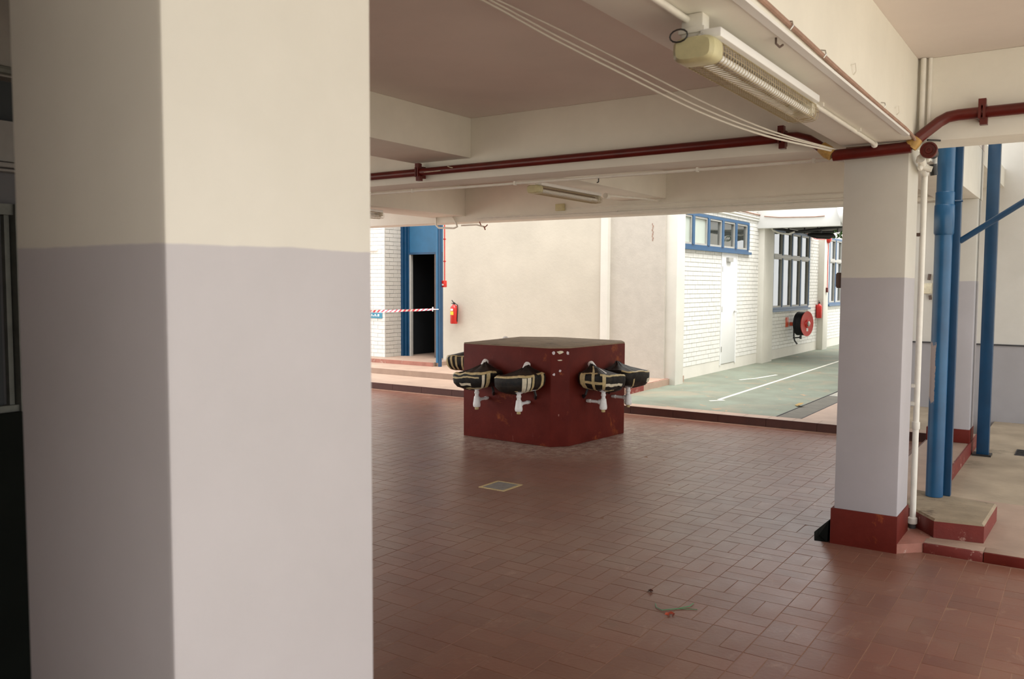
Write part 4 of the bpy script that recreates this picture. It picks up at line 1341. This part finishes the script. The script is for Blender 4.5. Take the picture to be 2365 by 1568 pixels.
# conduits running high on the long wall
ch = thing('wall_cable_run', 'bundle of white and red cables high on the long white wall', 'cable', (XW, 16, 3.1))
for k, (zz, mt, xx) in enumerate([(3.02, 'white_pipe', .03), (3.07, 'white_pipe', .04), (3.13, 'dull_brown', .05)]):
    sub('cable_run', MB().tube([(XW + xx, 13.2, zz), (XW + xx, 15.5, zz + .01), (XW + xx, 17.45, zz), (XW + xx + .12, 17.47, zz), (XW + xx + .13, 18.1, zz - .04)], .018, seg=7), M[mt], ch)
sub('cable_run', MB().tube([(XW + .15, 17.38, 3.10), (-5.3, 17.38, 3.065), (-4.6, 17.38, 3.05), (-4.4, 17.38, 3.06)], .011, seg=6), M['dull_brown'], ch, 'red cable across the canopy')
sub('cable_loop', MB().tube([(XW + .16, 17.6, 3.0), (XW + .2, 17.8, 2.84), (XW + .32, 17.9, 2.78), (XW + .5, 17.9, 2.76), (XW + .62, 17.9, 2.80)], .018, seg=7), M['white_pipe'], ch)

# ---- box on the column
eb = thing('electrical_box', 'small dark brown box on the left side of the red-plinth column', 'electrical box', (-1.38, 5.87, 1.73))
sub('box_body', B((-1.392, 5.835, 1.685), (-1.3605, 5.91, 1.785), .004), M['box_brown'], eb)
sub('box_lid', B((-1.397, 5.842, 1.693), (-1.392, 5.903, 1.777)), M['box_brown'], eb)
# black rubber wedge against the plinth
obj('rubber_wedge', MB().add([(-1.395, 5.80, 0), (-1.475, 5.79, 0), (-1.53, 6.00, 0), (-1.395, 6.16, 0), (-1.395, 5.83, .135), (-1.47, 5.90, .015), (-1.50, 6.0, .02), (-1.395, 6.14, .135)],
    [(0, 1, 5, 4), (1, 2, 6, 5), (2, 3, 7, 6), (4, 5, 6, 7), (0, 4, 7, 3), (0, 3, 2, 1)]), M['dark_green'], label='black wedge on the floor behind the column plinth', cat='wedge')

# ---- concrete pad with chipped red sides
pd = thing('chipped_pad', 'low concrete pad with chipped red sides under the blue downpipe', 'pad', (-.75, 6.5, .06))
pq = [(-.96, 6.33), (-.80, 6.105), (-.515, 6.15), (-.495, 6.80), (-1.04, 6.93), (-1.04, 6.45)]
pq2 = [(-.955, 6.34), (-.795, 6.12), (-.53, 6.165), (-.51, 6.79), (-1.03, 6.92), (-1.03, 6.46)]
sub('pad_side', MB().prism(pq, .059, .168), M['red_chipped'], pd, 'chipped red painted sides')
sub('pad_top', MB().prism(pq, .168, .182, pts_top=pq2), M['block_top'], pd, 'dusty grey top')

# ---- blue downpipe, posts, brace
dp_ = thing('blue_downpipe', 'thick blue downpipe with coupling collars standing on the chipped pad', 'pipe', (-.90, 6.82, .18))
bx, by = -.893, 6.78
sub('pipe_run', MB().tube([(bx, by, .185), (bx, by, 4.2)], .058, seg=24), M['pipe_blue'], dp_)
sub('pipe_collar', MB().lathe([(.058, 2.06), (.066, 2.075), (.067, 2.18), (.066, 2.27), (.062, 2.275), (.062, 2.36), (.059, 2.365)], (bx, by, 0), (0, 0, 1), 24), M['pipe_blue'], dp_)
sub('pipe_strap', MB().lathe([(.0585, 2.29), (.0605, 2.29), (.0605, 2.315), (.0585, 2.315)], (bx, by, 0), (0, 0, 1), 24).tube([(bx + .05, by + .02, 2.30), (bx + .11, by + .03, 2.30)], .008, seg=6), M['blue'], dp_)
po = thing('blue_steel_post', 'blue steel post directly behind the downpipe', 'post', (-.815, 6.93, .18), 'blue steel posts')
sub('post_shaft', B((-.865, 6.83, .183), (-.795, 6.89, 4.2), .004), M['blue'], po)
po2 = thing('blue_steel_post', 'blue steel post farther back, standing alone before the pale wall', 'post', (-.86, 9.85, -.03), 'blue steel posts')
sub('post_shaft', B((-.925, 9.86, -.03), (-.815, 9.97, 4.2), .004), M['blue'], po2)
sub('base_plate', B((-.96, 9.83, -.03), (-.79, 10.0, -.012)), M['black_metal'], po2)
obj('steel_brace', MB().tube([(-.800, 6.865, 2.02), (.35, 6.865, 2.80), (1.4, 6.865, 3.5)], .021, seg=12), M['blue'], label='diagonal blue brace rising to the right from the post', cat='brace')
# bits on the far wall
mb_ = thing('meter_box', 'small pale box with dangling fittings on the shaded far wall', 'box', (-1.78, 12.46, 1.72))
sub('box_body', B((-1.86, 12.44, 1.60), (-1.76, 12.499, 1.74), .006), M['tape_pale'], mb_)
sub('box_fitting', MB().tube([(-1.80, 12.47, 1.78), (-1.79, 12.47, 1.86)], .02, seg=8).tube([(-1.78, 12.47, 1.58), (-1.77, 12.47, 1.52)], .018, seg=8), M['box_brown'], mb_)
obj('wall_conduit', MB().tube([(-1.685, 12.47, .2), (-1.685, 12.47, 2.85)], .014, seg=8), M['white_pipe'], label='thin pale conduit running up the far wall behind the downpipe', cat='conduit')

# yard grates
for k, (a, b, lb) in enumerate([((-.54, 7.46), (-.20, 7.72), 'dark drain grating at the edge of the pale concrete yard'), ((-.60, 10.1), (-.35, 10.45), 'small dark floor grating farther back in the yard')]):
    g_ = thing('yard_grate', lb, 'drain', (a[0], a[1], -.03))
    sub('grate_frame', B((a[0], a[1], -.03), (b[0], b[1], -.022)), M['dark_grey'], g_)
    for q in range(6):
        yy = a[1] + .02 + q * (b[1] - a[1] - .04) / 6
        sub('grate_bar', B((a[0] + .01, yy, -.022), (b[0] - .01, yy + .018, -.014)), M['black_metal'], g_)

# ---- litter
lf = obj('fallen_leaf', MB().add([(-3.26, 11.60, .097), (-3.20, 11.50, .10), (-3.14, 11.47, .125), (-3.12, 11.55, .145), (-3.18, 11.62, .12), (-3.24, 11.66, .10), (-3.19, 11.56, .135)],
    [(0, 1, 6), (1, 2, 6), (2, 3, 6), (3, 4, 6), (4, 5, 6), (5, 0, 6)], None, True), M['leaf_brown'], label='curled dry leaf lying by the channel drain', cat='leaf')
obj('green_twist_tie', MB().tube([(-1.865, 4.13, .004), (-1.84, 4.085, .004), (-1.80, 4.065, .004), (-1.74, 4.13, .004), (-1.70, 4.20, .004), (-1.70, 4.25, .004)], .0022, seg=5).tube([(-1.74, 4.13, .004), (-1.695, 4.16, .003), (-1.65, 4.18, .003)], .0016, seg=5),
    M['green_wire'], label='thin green plastic strand lying on the red tiles', cat='litter')
def scrap(c, s, mt, lb, seed):
    r_ = random.Random(seed)
    m_ = MB()
    for k in range(5):
        a = r_.uniform(0, 2 * PI)
        c2_ = Vector(c) + Vector((r_.uniform(-s, s) * .6, r_.uniform(-s, s) * .6, .003 + r_.uniform(0, .006)))
        d = Vector((math.cos(a), math.sin(a), 0)) * s * .6
        e = Vector((-math.sin(a), math.cos(a), .3)) * s * .3
        m_.add([c2_ - d, c2_ - e, c2_ + d, c2_ + e + Vector((0, 0, .004))], [(0, 1, 2, 3)])
    return obj('floor_scrap', m_, M[mt], label=lb, cat='litter')
scrap((-1.735, 4.03, 0), .03, 'red_scrap', 'crumpled reddish scrap beside the green strand', 4)
scrap((-1.97, 4.285, 0), .028, 'kerb_dark', 'dark red scrap on the tiles beyond the green strand', 6)
